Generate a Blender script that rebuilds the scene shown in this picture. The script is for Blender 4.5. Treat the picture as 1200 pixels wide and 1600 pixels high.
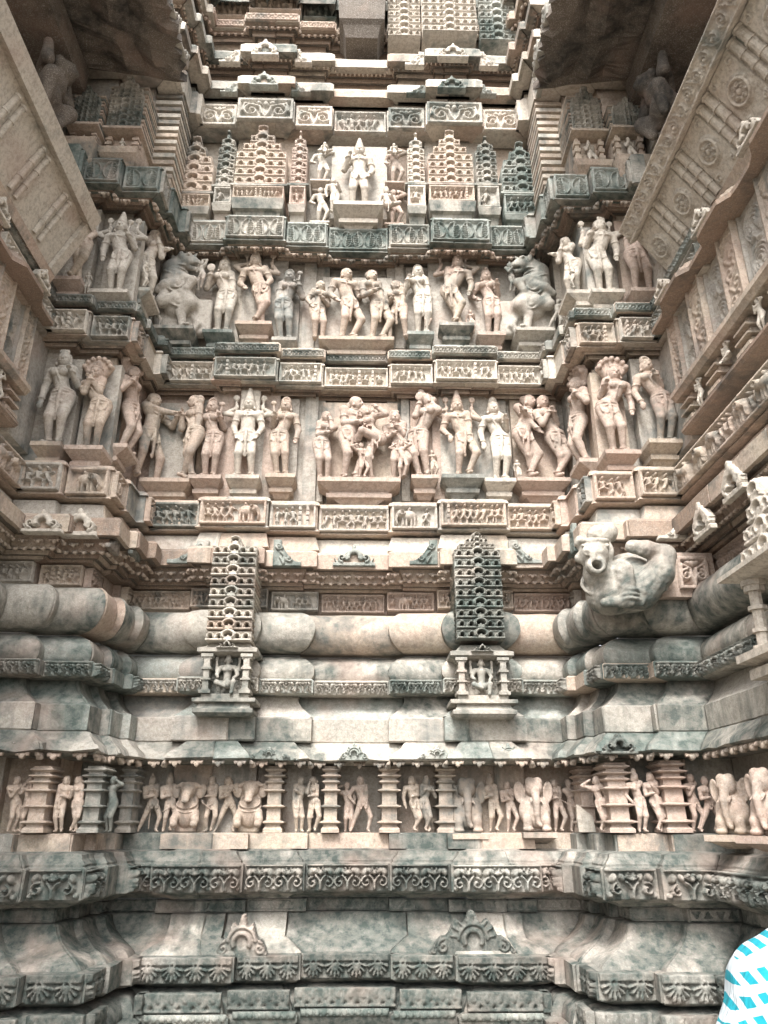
import bpy, math, random
import numpy as np
from mathutils import Vector, Matrix

for _o in list(bpy.data.objects):
    bpy.data.objects.remove(_o)
scene = bpy.context.scene
COL = scene.collection
R = math.radians
random.seed(7)
RNG = np.random.default_rng(7)

# ------------------------------------------------------------------ camera, sky, sun, exposure
CAM_Z = 1.6
FPX = 1200.0
PITCH = math.atan(0.41)
YAW = math.atan(30.0 / 1200.0 * math.cos(PITCH))
cam_data = bpy.data.cameras.new("camera")
cam = bpy.data.objects.new("camera", cam_data)
COL.objects.link(cam)
cam_data.sensor_fit = 'VERTICAL'
cam_data.sensor_height = 24.0
cam_data.lens = 24.0 * FPX / 1600.0
cam_data.clip_start = 0.05
cam_data.clip_end = 2000.0
cam.location = (0, 0, CAM_Z)
cam.rotation_euler = (math.pi / 2 + PITCH, 0, -YAW)
scene.camera = cam

SUN_EL, SUN_AZ = R(50), R(194)          # azimuth of the sun clockwise from +Y (behind the camera, a little left)
world = bpy.data.worlds.new("World")
scene.world = world
world.use_nodes = True
wn = world.node_tree.nodes
wl = world.node_tree.links
wn.clear()
_out = wn.new('ShaderNodeOutputWorld')
_bg = wn.new('ShaderNodeBackground')
_sky = wn.new('ShaderNodeTexSky')
_sky.sky_type = 'NISHITA'
_sky.sun_disc = False
_sky.sun_elevation = SUN_EL
_sky.sun_rotation = SUN_AZ
_sky.air_density = 1.0
_sky.dust_density = 4.0
_sky.ozone_density = 0.6
_hsv = wn.new('ShaderNodeHueSaturation')
_hsv.inputs['Saturation'].default_value = 0.18
wl.new(_sky.outputs[0], _hsv.inputs['Color'])
wl.new(_hsv.outputs[0], _bg.inputs['Color'])
_bg.inputs['Strength'].default_value = 0.15
wl.new(_bg.outputs[0], _out.inputs['Surface'])

sun_data = bpy.data.lights.new("sun", 'SUN')
sun_data.energy = 1.15
sun_data.angle = R(18)
sun_data.color = (1.0, 0.965, 0.93)
sun = bpy.data.objects.new("sun", sun_data)
COL.objects.link(sun)
_d = Vector((math.sin(SUN_AZ) * math.cos(SUN_EL), math.cos(SUN_AZ) * math.cos(SUN_EL), math.sin(SUN_EL)))
sun.rotation_euler = _d.to_track_quat('Z', 'Y').to_euler()
sun.location = (0, -3, 12)

scene.view_settings.view_transform = 'Standard'
scene.view_settings.look = 'None'
scene.view_settings.gamma = 1.0
scene.view_settings.exposure = 1.86
scene.view_settings.use_curve_mapping = False
scene.cycles.max_bounces = 7
scene.cycles.diffuse_bounces = 6

# ------------------------------------------------------------------ measuring helpers (pixel of the photograph + real distance -> place)
_f = np.array([math.sin(YAW) * math.cos(PITCH), math.cos(YAW) * math.cos(PITCH), math.sin(PITCH)])
_r = np.array([math.cos(YAW), -math.sin(YAW), 0.0])
_u = np.array([-math.sin(YAW) * math.sin(PITCH), -math.cos(YAW) * math.sin(PITCH), math.cos(PITCH)])
def ray(px, py):
    return _f + _r * ((px - 600.0) / FPX) + _u * ((800.0 - py) / FPX)
def at(px, py, Y):
    d = ray(px, py); k = Y / d[1]
    return np.array([d[0] * k, Y, CAM_Z + d[2] * k])
def at_x(px, py, X):
    d = ray(px, py); k = X / d[0]
    return np.array([X, d[1] * k, CAM_Z + d[2] * k])
def z_at(py, Y, px=550):
    return float(at(px, py, Y)[2])

# ------------------------------------------------------------------ materials
def _nd(nt, t, **kw):
    n = nt.nodes.new(t)
    for k, v in kw.items():
        setattr(n, k, v)
    return n
def _mixc(nt, fac, a, b, blend='MIX'):
    m = nt.nodes.new('ShaderNodeMix'); m.data_type = 'RGBA'; m.blend_type = blend
    L = nt.links
    for s, v in ((0, fac), (6, a), (7, b)):
        if isinstance(v, (int, float)): m.inputs[s].default_value = v
        elif isinstance(v, tuple): m.inputs[s].default_value = v if len(v) == 4 else v + (1.0,)
        else: L.new(v, m.inputs[s])
    return m.outputs[2]
def _ramp(nt, src, pts):
    r = nt.nodes.new('ShaderNodeValToRGB')
    el = r.color_ramp.elements
    while len(el) > 1: el.remove(el[-1])
    el[0].position = pts[0][0]; el[0].color = (pts[0][1],) * 3 + (1,)
    for p, v in pts[1:]:
        e = el.new(p); e.color = (v, v, v, 1)
    nt.links.new(src, r.inputs[0])
    return r.outputs[0]
def _noise(nt, vec, scale, detail=4, rough=0.6, dist=0.0):
    n = nt.nodes.new('ShaderNodeTexNoise')
    n.inputs['Scale'].default_value = scale
    n.inputs['Detail'].default_value = detail
    n.inputs['Roughness'].default_value = rough
    n.inputs['Distortion'].default_value = dist
    nt.links.new(vec, n.inputs['Vector'])
    return n.outputs[0]
def _map(nt, vec, scale=(1, 1, 1), loc=(0, 0, 0)):
    m = nt.nodes.new('ShaderNodeMapping')
    m.inputs['Scale'].default_value = scale
    m.inputs['Location'].default_value = loc
    nt.links.new(vec, m.inputs['Vector'])
    return m.outputs[0]

def stone(name, a, b, stain, lo, hi, seed=0.0, pale=0.25, streak=0.5, bump=0.35, tint=0.16):
    """old sandstone: two base tones, a grey-green lichen stain in patches and runs, pale weathered patches, grain"""
    m = bpy.data.materials.new(name); m.use_nodes = True
    nt = m.node_tree; nt.nodes.clear()
    out = _nd(nt, 'ShaderNodeOutputMaterial'); bs = _nd(nt, 'ShaderNodeBsdfPrincipled')
    nt.links.new(bs.outputs[0], out.inputs[0])
    bs.inputs['Roughness'].default_value = 0.88
    bs.inputs['Specular IOR Level'].default_value = 0.25
    geo = _nd(nt, 'ShaderNodeNewGeometry'); pos = geo.outputs['Position']
    oi = _nd(nt, 'ShaderNodeObjectInfo')
    p0 = _map(nt, pos, loc=(seed, seed * 1.7, seed * .6))
    base = _mixc(nt, _ramp(nt, _noise(nt, p0, 1.6, 5, .6, .4), [(.36, 0), (.64, 1)]), a, b)
    # every stone a little different
    hue = _nd(nt, 'ShaderNodeMath', operation='MULTIPLY_ADD'); nt.links.new(oi.outputs['Random'], hue.inputs[0])
    hue.inputs[1].default_value = tint * 2; hue.inputs[2].default_value = 1.0 - tint
    comb = _nd(nt, 'ShaderNodeCombineColor')
    for k in range(3): nt.links.new(hue.outputs[0], comb.inputs[k])
    base = _mixc(nt, 1.0, base, comb.outputs[0], 'MULTIPLY')
    # pale bleached patches
    base = _mixc(nt, _ramp(nt, _noise(nt, _map(nt, pos, loc=(seed + 9, 3, 1)), 3.3, 6, .65), [(.5, 0), (.68, pale)]), base, (.56, .52, .46))
    # fine mottling
    base = _mixc(nt, _ramp(nt, _noise(nt, p0, 34, 5, .75), [(.38, .42), (.56, 0)]), base, (.13, .11, .09))
    base = _mixc(nt, _ramp(nt, _noise(nt, p0, 110, 3, .7), [(.52, 0), (.66, .35)]), base, (.58, .55, .51))
    base = _mixc(nt, _ramp(nt, _noise(nt, p0, 7.5, 5, .7, 1.0), [(.55, 0), (.66, .38)]), base, (.17, .15, .125))
    # lichen stain: blotches broken up by fine noise, with vertical runs
    big = _noise(nt, _map(nt, pos, loc=(seed * 2.1, 5, seed)), 1.15, 6, .68, .6)
    run = _noise(nt, _map(nt, pos, scale=(13, 13, .6), loc=(seed, 0, 0)), 1.0, 4, .6)
    mx = _nd(nt, 'ShaderNodeMath', operation='MULTIPLY_ADD'); nt.links.new(run, mx.inputs[0]); mx.inputs[1].default_value = streak * .5
    nt.links.new(big, mx.inputs[2])
    rnd = _nd(nt, 'ShaderNodeMath', operation='MULTIPLY_ADD'); nt.links.new(oi.outputs['Random'], rnd.inputs[0])
    rnd.inputs[1].default_value = .10; nt.links.new(mx.outputs[0], rnd.inputs[2])
    sfac = _ramp(nt, rnd.outputs[0], [(lo, 0), (hi, 1)])
    brk = _ramp(nt, _noise(nt, p0, 17, 5, .7), [(.3, .35), (.6, 1)])
    sm = _nd(nt, 'ShaderNodeMath', operation='MULTIPLY'); nt.links.new(sfac, sm.inputs[0]); nt.links.new(brk, sm.inputs[1])
    col = _mixc(nt, sm.outputs[0], base, stain)
    # pinkish iron patches
    col = _mixc(nt, _ramp(nt, _noise(nt, _map(nt, pos, loc=(4, seed, 7)), 2.2, 3, .5), [(.55, 0), (.72, .35)]), col, (.38, .26, .21))
    nt.links.new(col, bs.inputs['Base Color'])
    bp = _nd(nt, 'ShaderNodeBump'); bp.inputs['Strength'].default_value = bump; bp.inputs['Distance'].default_value = .022
    h1 = _noise(nt, p0, 26, 6, .7)
    nt.links.new(h1, bp.inputs['Height'])
    bp2 = _nd(nt, 'ShaderNodeBump'); bp2.inputs['Strength'].default_value = bump * .7; bp2.inputs['Distance'].default_value = .007
    nt.links.new(_noise(nt, p0, 130, 3, .6), bp2.inputs['Height'])
    nt.links.new(bp.outputs[0], bp2.inputs['Normal'])
    nt.links.new(bp2.outputs[0], bs.inputs['Normal'])
    return m

BEIGE, PINK, GREY = (.455, .382, .300), (.43, .325, .262), (.36, .35, .31)
LICH = (.085, .098, .088)
M = {}
M['warm'] = stone('warm_sandstone', BEIGE, PINK, (.14, .14, .125), .69, .80, 1.0, tint=.06)
M['wall'] = stone('grey_sandstone', (.43, .395, .34), (.38, .345, .30), (.14, .15, .14), .68, .80, 4.0, pale=.35, tint=.05)
M['stained'] = stone('lichen_stained_sandstone', (.41, .38, .325), (.35, .33, .29), LICH, .625, .74, 7.0, pale=.5, tint=.06)
M['dark'] = stone('blackened_sandstone', (.36, .35, .31), (.27, .28, .255), (.065, .078, .07), .58, .71, 7.0, pale=.5, tint=.06)
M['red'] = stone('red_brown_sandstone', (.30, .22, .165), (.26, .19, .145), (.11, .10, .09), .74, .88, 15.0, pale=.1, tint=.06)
M['pale'] = stone('pale_sandstone', (.54, .495, .425), (.49, .43, .36), (.19, .20, .18), .74, .86, 19.0, pale=.4, tint=.05)
M['pinkstat'] = stone('pink_sandstone', (.44, .348, .288), (.405, .305, .25), (.17, .155, .13), .73, .85, 23.0, tint=.05)
M['teal'] = stone('green_grey_sandstone', (.335, .35, .315), (.25, .275, .25), (.07, .09, .08), .61, .74, 7.0, pale=.55, tint=.06)
M['shaded'] = stone('shade_darkened_sandstone', (.13, .105, .085), (.095, .08, .065), (.04, .038, .035), .66, .82, 15.0, pale=.08, tint=.05)  # shade under the porch roofs painted into the base colour; corbel shares it
M['joint'] = stone('mortar', (.14, .12, .10), (.11, .095, .08), (.06, .06, .05), .7, .9, 2.0)
M['low'] = stone('brown_grey_sandstone', (.365, .325, .28), (.29, .285, .255), (.062, .078, .07), .60, .74, 7.0, pale=.45, streak=.8, tint=.06)
M['lowdark'] = stone('dark_brown_grey_sandstone', (.31, .285, .25), (.23, .235, .21), (.048, .06, .054), .56, .70, 7.0, pale=.4, streak=.8, tint=.06)
M['paving'] = stone('dark_paving', (.26, .225, .18), (.20, .18, .145), (.03, .035, .03), .6, .8, 2.0, pale=.1)

# ------------------------------------------------------------------ object helpers
def tag(o, label=None, cat=None, group=None, kind=None):
    if label: o['label'] = label
    if cat: o['category'] = cat
    if group: o['group'] = group
    if kind: o['kind'] = kind
    return o
def empty(name, loc=(0, 0, 0), rz=0.0):
    o = bpy.data.objects.new(name, None); COL.objects.link(o)
    o.location = loc; o.rotation_euler = (0, 0, rz); o.empty_display_size = .1
    return o
def mesh_np(name, V, F, smooth=True, quads=True):
    me = bpy.data.meshes.new(name)
    V = np.asarray(V, dtype=np.float32); F = np.asarray(F, dtype=np.int32)
    k = F.shape[1]
    me.vertices.add(len(V)); me.vertices.foreach_set('co', V.ravel())
    me.loops.add(F.size); me.loops.foreach_set('vertex_index', F.ravel())
    me.polygons.add(len(F)); me.polygons.foreach_set('loop_start', np.arange(0, F.size, k, dtype=np.int32))
    me.polygons.foreach_set('use_smooth', np.full(len(F), smooth, dtype=bool))
    me.update(calc_edges=True)
    return me
def link(name, me, mat, parent=None, loc=None, rz=None):
    o = bpy.data.objects.new(name, me); COL.objects.link(o)
    if not me.materials: me.materials.append(M[mat] if isinstance(mat, str) else mat)
    if parent is not None: o.parent = parent
    if loc is not None: o.location = loc
    if rz is not None: o.rotation_euler = (0, 0, rz)
    return o

class MB:
    """collects quads/polys of hard-edged pieces, builds ONE mesh"""
    def __init__(s): s.v = []; s.f = []
    def loft(s, rings, cap=True):
        n = len(rings[0]); b = len(s.v)
        for r in rings: s.v += [tuple(map(float, p)) for p in r]
        for i in range(len(rings) - 1):
            for j in range(n):
                j2 = (j + 1) % n
                s.f.append((b + i * n + j, b + i * n + j2, b + (i + 1) * n + j2, b + (i + 1) * n + j))
        if cap:
            s.f.append(tuple(b + j for j in range(n))[::-1])
            s.f.append(tuple(b + (len(rings) - 1) * n + j for j in range(n)))
    def box(s, x0, x1, y0, y1, z0, z1):
        s.loft([[(x0, y0, z), (x1, y0, z), (x1, y1, z), (x0, y1, z)] for z in (z0, z1)])
    def rects(s, prof, cx=0, yb=0.0):
        """stack of rectangular sections: (z, half width, depth in front of the plane y=yb)"""
        s.loft([[(cx - w, yb - d, z), (cx + w, yb - d, z), (cx + w, yb, z), (cx - w, yb, z)] for z, w, d in prof])
    def tube(s, a, b, r0, r1=None, n=10):
        a = Vector(a); b = Vector(b); r1 = r0 if r1 is None else r1
        q = (b - a).to_track_quat('Z', 'Y')
        rg = []
        for p, r in ((a, r0), (b, r1)):
            rg.append([p + q @ Vector((r * math.cos(t * 2 * math.pi / n), r * math.sin(t * 2 * math.pi / n), 0)) for t in range(n)])
        s.loft(rg)
    def build(s, name, mat, parent=None, smooth=False, **kw):
        me = bpy.data.meshes.new(name); me.from_pydata(s.v, [], s.f); me.update()
        if smooth:
            for p in me.polygons: p.use_smooth = True
        return link(name, me, mat, parent, **kw)

def wob(P, seed=0.0, sc=1.0):
    """cheap smooth noise -1..1 on points"""
    P = np.asarray(P) * sc
    r = np.zeros(P.shape[:-1])
    for i, (kx, ky, kz, a) in enumerate(((1.3, 2.1, .7, .5), (-2.3, .9, 1.9, .35), (.8, -1.7, 3.1, .3), (3.7, 2.9, -2.3, .2), (-5.1, 4.3, 3.9, .14))):
        r += a * np.sin(P[..., 0] * kx + P[..., 1] * ky + P[..., 2] * kz + seed * (i + 1.3) + i)
    return r

# ------------------------------------------------------------------ sculpting: smooth-union distance field -> surface
_EDG = [(0, 1), (2, 3), (4, 5), (6, 7), (0, 2), (1, 3), (4, 6), (5, 7), (0, 4), (1, 5), (2, 6), (3, 7)]
_CO = np.array([[i >> 0 & 1, i >> 1 & 1, i >> 2 & 1] for i in range(8)])
def surface_nets(Fd, org, h):
    nx, ny, nz = Fd.shape
    ins = Fd < 0
    cnt = np.zeros((nx - 1, ny - 1, nz - 1), dtype=np.int8)
    for c in _CO:
        cnt += ins[c[0]:nx - 1 + c[0], c[1]:ny - 1 + c[1], c[2]:nz - 1 + c[2]]
    act = (cnt > 0) & (cnt < 8)
    idx = np.argwhere(act)
    vals = np.stack([Fd[idx[:, 0] + c[0], idx[:, 1] + c[1], idx[:, 2] + c[2]] for c in _CO], 1)
    acc = np.zeros((len(idx), 3)); num = np.zeros(len(idx))
    for a, b in _EDG:
        fa, fb = vals[:, a], vals[:, b]
        m = (fa < 0) != (fb < 0)
        t = np.where(m, fa / np.where(m, fa - fb, 1), 0)
        p = _CO[a] + t[:, None] * (_CO[b] - _CO[a])
        acc += np.where(m[:, None], p, 0); num += m
    V = org + (idx + acc / num[:, None]) * h
    mp = -np.ones(act.shape, dtype=np.int64); mp[tuple(idx.T)] = np.arange(len(idx))
    faces = []
    for ax in range(3):
        u, v = (ax + 1) % 3, (ax + 2) % 3
        s0 = [slice(None)] * 3; s1 = [slice(None)] * 3
        s0[ax] = slice(0, -1); s1[ax] = slice(1, None)
        A = ins[tuple(s0)]; B = ins[tuple(s1)]
        cr = A != B
        e = np.argwhere(cr)
        ok = (e[:, u] > 0) & (e[:, v] > 0) & (e[:, u] < Fd.shape[u] - 1) & (e[:, v] < Fd.shape[v] - 1)
        e = e[ok]
        def g(du, dv):
            q = e.copy(); q[:, u] -= du; q[:, v] -= dv
            return mp[tuple(q.T)]
        q = np.stack([g(1, 1), g(0, 1), g(0, 0), g(1, 0)], 1)
        flip = ~A[tuple(e.T)]
        q[flip] = q[flip][:, ::-1]
        faces.append(q)
    Fq = np.concatenate(faces)
    return V, Fq[(Fq >= 0).all(1)]

def rotm(rx=0, ry=0, rz=0):
    return np.array(Matrix.Rotation(rz, 3, 'Z') @ Matrix.Rotation(ry, 3, 'Y') @ Matrix.Rotation(rx, 3, 'X'))
class Sculpt:
    def __init__(s):
        s.p = []; s.rs = 1.0; s.xs = np.ones(3); s.M = np.eye(3); s.s = 1.0; s.t = np.zeros(3); s.k = .02
    def frame(s, t=(0, 0, 0), sc=1.0, M_=None, mirror=False):
        s.t = np.array(t, float); s.s = sc; s.M = np.eye(3) if M_ is None else np.array(M_)
        if mirror: s.M = s.M @ np.diag([-1., 1., 1.])
        return s
    def w(s, p): return s.t + s.s * (s.M @ (np.asarray(p, float) * s.xs))
    def cap(s, a, b, r0, r1=None, k=None):
        s.p.append(('c', s.w(a), s.w(b), r0 * s.s * s.rs, (r0 if r1 is None else r1) * s.s * s.rs, (s.k if k is None else k) * s.s))
    def chain(s, pts, rs, k=None):
        for i in range(len(pts) - 1): s.cap(pts[i], pts[i + 1], rs[i], rs[i + 1], k)
    def ell(s, c, r, Rm=None, k=None, cut=False):
        Rw = s.M @ (np.eye(3) if Rm is None else Rm)
        s.p.append(('e', s.w(c), Rw, np.array(r, float) * s.s * s.rs, (s.k if k is None else k) * s.s, cut))
    def box(s, c, hf, rd=.01, Rm=None, k=None):
        Rw = s.M @ (np.eye(3) if Rm is None else Rm)
        s.p.append(('b', s.w(c), Rw, np.array(hf, float) * s.s, rd * s.s, (s.k if k is None else k) * s.s))
    def ring(s, c, rx, r, Rm=None, k=None, sq=1.0):
        """torus, axis = local z; sq squashes it along local y"""
        Rw = s.M @ (np.eye(3) if Rm is None else Rm)
        s.p.append(('t', s.w(c), Rw, rx * s.s * s.rs, r * s.s, (s.k if k is None else k) * s.s, sq))
    def mesh(s, name, h, ymax=None, rough=.0, seed=0.0):
        lo = np.full(3, 1e9); hi = np.full(3, -1e9)
        bb = []
        for q in s.p:
            if q[0] == 'c':
                r = max(q[3], q[4]); a = np.minimum(q[1], q[2]) - r; b = np.maximum(q[1], q[2]) + r; k = q[5]
            elif q[0] == 'e':
                e = np.sqrt(((q[2] * q[3]) ** 2).sum(1)); a = q[1] - e; b = q[1] + e; k = q[4]
            elif q[0] == 'b':
                e = (np.abs(q[2]) * (q[3])).sum(1); a = q[1] - e; b = q[1] + e; k = q[5]
            else:
                e = q[3] + q[4]; a = q[1] - e; b = q[1] + e; k = q[5]
            bb.append((a, b, k)); lo = np.minimum(lo, a); hi = np.maximum(hi, b)
        lo -= 2.5 * h; hi += 2.5 * h
        if ymax is not None: hi[1] = min(hi[1], ymax)
        n = np.maximum(np.ceil((hi - lo) / h).astype(int) + 1, 4)
        Fd = np.full(n, 1.0 * h * 4, dtype=np.float64)
        ax = [lo[i] + h * np.arange(n[i]) for i in range(3)]
        for q, (a, b, k) in zip(s.p, bb):
            pad = k + 2.5 * h
            i0 = np.clip(np.floor((a - pad - lo) / h).astype(int), 0, n - 1); i1 = np.clip(np.ceil((b + pad - lo) / h).astype(int) + 1, 1, n)
            if (i1 <= i0).any(): continue
            X = ax[0][i0[0]:i1[0], None, None]; Y = ax[1][None, i0[1]:i1[1], None]; Z = ax[2][None, None, i0[2]:i1[2]]
            sl = (slice(i0[0], i1[0]), slice(i0[1], i1[1]), slice(i0[2], i1[2]))
            if q[0] == 'c':
                A = q[1]; BA = q[2] - q[1]; L2 = BA @ BA + 1e-12
                t = np.clip(((X - A[0]) * BA[0] + (Y - A[1]) * BA[1] + (Z - A[2]) * BA[2]) / L2, 0, 1)
                d = np.sqrt((X - A[0] - t * BA[0]) ** 2 + (Y - A[1] - t * BA[1]) ** 2 + (Z - A[2] - t * BA[2]) ** 2) - (q[3] + t * (q[4] - q[3]))
            else:
                Rt = q[2].T; c = q[1]
                P = [Rt[i, 0] * (X - c[0]) + Rt[i, 1] * (Y - c[1]) + Rt[i, 2] * (Z - c[2]) for i in range(3)]
                if q[0] == 'e':
                    r = q[3]
                    k0 = np.sqrt(sum((P[i] / r[i]) ** 2 for i in range(3))); k1 = np.sqrt(sum((P[i] / r[i] ** 2) ** 2 for i in range(3))) + 1e-9
                    d = k0 * (k0 - 1) / k1
                    if q[5]:
                        Fd[sl] = np.maximum(Fd[sl], -d); continue
                elif q[0] == 'b':
                    Q = [np.abs(P[i]) - (q[3][i] - q[4]) for i in range(3)]
                    d = np.sqrt(sum(np.maximum(v, 0) ** 2 for v in Q)) + np.minimum(np.maximum(np.maximum(Q[0], Q[1]), Q[2]), 0) - q[4]
                else:
                    rr = np.sqrt(P[0] ** 2 + (P[1] / q[6]) ** 2) - q[3]
                    d = np.sqrt(rr ** 2 + P[2] ** 2) - q[4]
            if k > 1e-6:
                G = Fd[sl]; hh = np.maximum(k - np.abs(G - d), 0) / k
                Fd[sl] = np.minimum(G, d) - hh * hh * k * .25
            else:
                Fd[sl] = np.minimum(Fd[sl], d)
        V, Fq = surface_nets(Fd, lo, h)
        if rough > 0: V = V + (rough * wob(V, seed, 40.0))[:, None] * np.array([.5, .8, .5])
        return mesh_np(name, V, Fq)

def ik(a, b, l1, l2, pole):
    a = np.array(a, float); b = np.array(b, float); d = b - a; L = np.linalg.norm(d) + 1e-9
    if L > (l1 + l2) * .995: b = a + d / L * (l1 + l2) * .995; d = b - a; L = (l1 + l2) * .995
    u = d / L; x = (L * L + l1 * l1 - l2 * l2) / (2 * L); y = math.sqrt(max(l1 * l1 - x * x, 0))
    p = np.array(pole, float); p = p - u * (p @ u); p /= np.linalg.norm(p) + 1e-9
    return a + u * x + p * y, b
ARM = {'down': (.135, -.035, .465), 'hold': (.125, -.10, .73), 'raise': (.135, -.06, .90), 'head': (.03, -.02, 1.01), 'hip': (.13, -.05, .53),
       'belly': (.0, -.12, .63), 'chin': (.04, -.10, .83), 'breast': (.02, -.12, .74), 'out': (.18, -.05, .66), 'pray': (.005, -.13, .76),
       'behind': (.10, .07, .60), 'low': (.115, -.055, .50), 'across': (-.12, -.11, .72)}
def figure(S, pos, H, yaw=0.0, sex='f', la='down', ra='hold', hip=.03, lean=0.0, crown='bun', head=(0, 0), legs='stand', halo=None, extra=(),
           mirror=False, tilt=0.0, pitch=0.0, skirt=True, hold=None, detail=True, fy=0.0):
    """one carved body, feet at pos, facing -Y at yaw 0, H = height to the top of the skull"""
    Mx = rotm(pitch, tilt, yaw)
    S.frame(pos, H, Mx, mirror); S.k = .018; hip = hip * 1.45; lean = lean * 1.3
    P = np.array([hip, 0, .52]); C = np.array([-hip * .5 + lean, 0, .735]); N = np.array([-hip * .2 + lean * 1.2, .0, .835]); Hd = N + np.array([lean * .3 + head[1] * .10, -.012, .075])
    fem = sex == 'f'
    S.rs = 1.06
    # torso
    S.ell(P, (.102 if fem else .092, .068, .075), k=.03)
    S.cap(P + [0, 0, .03], [P[0] * .4 + C[0] * .6, 0, .64], .068, .054 if fem else .064, k=.04)
    S.cap([P[0] * .4 + C[0] * .6, 0, .64], C, .054 if fem else .064, .072, k=.04)
    sw = .098 if fem else .118
    st = hip * .45
    shl = C + [-sw, 0, .055 - st]; shr = C + [sw, 0, .055 + st]
    S.cap(C + [-sw * .7, 0, .04], C + [sw * .7, 0, .04], .045, .045, k=.04)
    S.cap(C + [0, 0, .04], N, .035, .030, k=.03)
    if fem:
        for s_ in (-1, 1): S.ell(C + [s_ * .043, -.062, .012], (.043, .040, .041), k=.006)
    else:
        for s_ in (-1, 1): S.ell(C + [s_ * .04, -.045, .025], (.042, .022, .03), k=.015)
    if detail:
        S.ell([P[0] * .7 + C[0] * .3, -.045, .59], (.035, .02, .035), k=.02)
    # head
    S.rs = 1.0
    _t, _s = S.t, S.s; _K = 1.16; S.t = S.w(Hd) - S.s * _K * (S.M @ (Hd * S.xs)); S.s = S.s * _K
    Rh = rotm(0, head[1] * .5, head[0])
    def hp(x, y, z): return Hd + Rh @ np.array([x, y, z])
    S.ell(Hd, (.056, .059, .068), Rh, k=.012)
    S.ell(hp(0, -.018, -.03), (.036, .034, .036), Rh, k=.015)
    if detail:
        S.cap(hp(0, -.055, .008), hp(0, -.064, -.014), .007, .011, k=.005)
        S.cap(hp(-.018, -.052, -.034), hp(.018, -.052, -.034), .007, k=.004)
        for s_ in (-1, 1):
            S.ell(hp(s_ * .021, -.05, .006), (.013, .008, .006), Rh, k=.003)
            S.ell(hp(s_ * .021, -.056, -.008), (.012, .007, .006), Rh, cut=True)
            S.ell(hp(s_ * .052, .0, -.012), (.011, .018, .03), Rh, k=.006)
            S.ell(hp(s_ * .056, -.005, -.048), (.014, .016, .016), Rh, k=.004)
    # headgear
    if crown == 'cone':
        for i in range(5): S.ell(hp(0, .005, .058 + i * .021), (.050 - i * .0055, .050 - i * .0055, .017), Rh, k=.005)
        S.ell(hp(0, 0, .162), (.020, .020, .022), Rh, k=.006); S.ring(hp(0, 0, .035), .05, .009, Rh, k=.004)
    elif crown == 'dome':
        S.ell(hp(0, .01, .075), (.042, .038, .06), Rh, k=.01); S.ring(hp(0, 0, .04), .048, .010, Rh, k=.004)
        S.ell(hp(0, -.02, .09), (.022, .02, .03), Rh, k=.004)
    elif crown == 'disc':
        S.ell(hp(0, .02, .065), (.052, .02, .062), Rh, k=.006); S.ring(hp(0, 0, .06), .036, .010, Rh @ rotm(R(90)), k=.003); S.ring(hp(0, 0, .036), .049, .009, Rh, k=.004)
    elif crown == 'bun':
        S.ell(hp(.0, .045, .03), (.05, .04, .045), Rh, k=.012); S.ring(hp(0, .002, .034), .048, .008, Rh, k=.004)
        S.ell(hp(.055, .05, -.02), (.032, .03, .034), Rh, k=.01)
    elif crown == 'low':
        for i in range(5):
            t = (i - 2) * .42; S.ell(hp(.042 * math.sin(t), -.03, .05 + .014 * math.cos(t)), (.012, .012, .02), Rh, k=.004)
        S.ell(hp(0, .02, .03), (.054, .045, .045), Rh, k=.01)
    elif crown == 'hair':
        S.ell(hp(0, .02, .02), (.056, .05, .056), Rh, k=.012); S.ell(hp(.0, .07, -.01), (.04, .035, .04), Rh, k=.01)
    if halo == 'disc': S.ell(Hd + [0, .05, .03], (.12, .018, .13), k=.01); S.ring(Hd + [0, .04, .03], .112, .012, rotm(R(90)), k=.004)
    elif halo == 'hood':
        for i in range(7):
            t = (i - 3) * .42
            q = Hd + [.125 * math.sin(t), .03, .03 + .125 * math.cos(t)]
            S.cap(Hd + [.05 * math.sin(t), .06, .0], q, .035, .030, k=.012); S.ell(q + np.array([0, -.025, 0]), (.024, .03, .028), k=.006)
    elif halo == 'slab': S.box(Hd + [0, .05, .03], (.10, .02, .17), .03, k=.01)
    S.t, S.s = _t, _s; S.rs = 1.06
    # jewellery
    if detail:
        S.ring(N + [0, -.010, -.012], .044, .011, rotm(R(12)), k=.004)
        S.ring(C + [0, -.028, .035], .064, .0095, rotm(R(34)), k=.003, sq=1.0)
        S.ring(P + [0, 0, .040], .092 if fem else .084, .0125, rotm(R(-4)), k=.003, sq=.76)
        S.ring(P + [0, 0, .008], .104 if fem else .094, .0115, rotm(R(-8)), k=.003, sq=.76); S.ring(P + [0, 0, -.03], .098 if fem else .088, .009, rotm(R(-12)), k=.003, sq=.78)
    # legs
    fl, fr, pl, pr = {'stand': ((-.035, 0, .03), (.06, -.01, .03), (-.1, -1, 0), (.2, -1, 0)),
                      'bend': ((-.05, .0, .03), (.06, -.03, .05), (-.1, -1, 0), (.9, -.8, .0)),
                      'stride': ((-.12, .0, .03), (.12, .0, .03), (-.5, -1, 0), (.4, -1, 0)),
                      'cross': ((.07, .0, .03), (.0, -.05, .05), (.3, -1, 0), (.8, -.6, 0)),
                      'lunge': ((-.19, 0, .03), (.13, 0, .03), (-.2, -1, 0), (1.0, -.5, 0)),
                      'dance': ((-.04, 0, .03), (.03, -.05, .14), (-.9, -.6, 0), (1.0, -.6, 0)),
                      'apart': ((-.075, 0, .03), (.075, 0, .03), (-.1, -1, 0), (.1, -1, 0)),
                      'raised': ((-.02, 0, .03), (-.20, -.10, .40), (-.1, -1, 0), (-.2, -1, .6)),
                      'sit': ((-.09, -.20, .36), (.10, -.22, .33), (-1, -.3, 0), (1, -.4, 0))}[legs]
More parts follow.
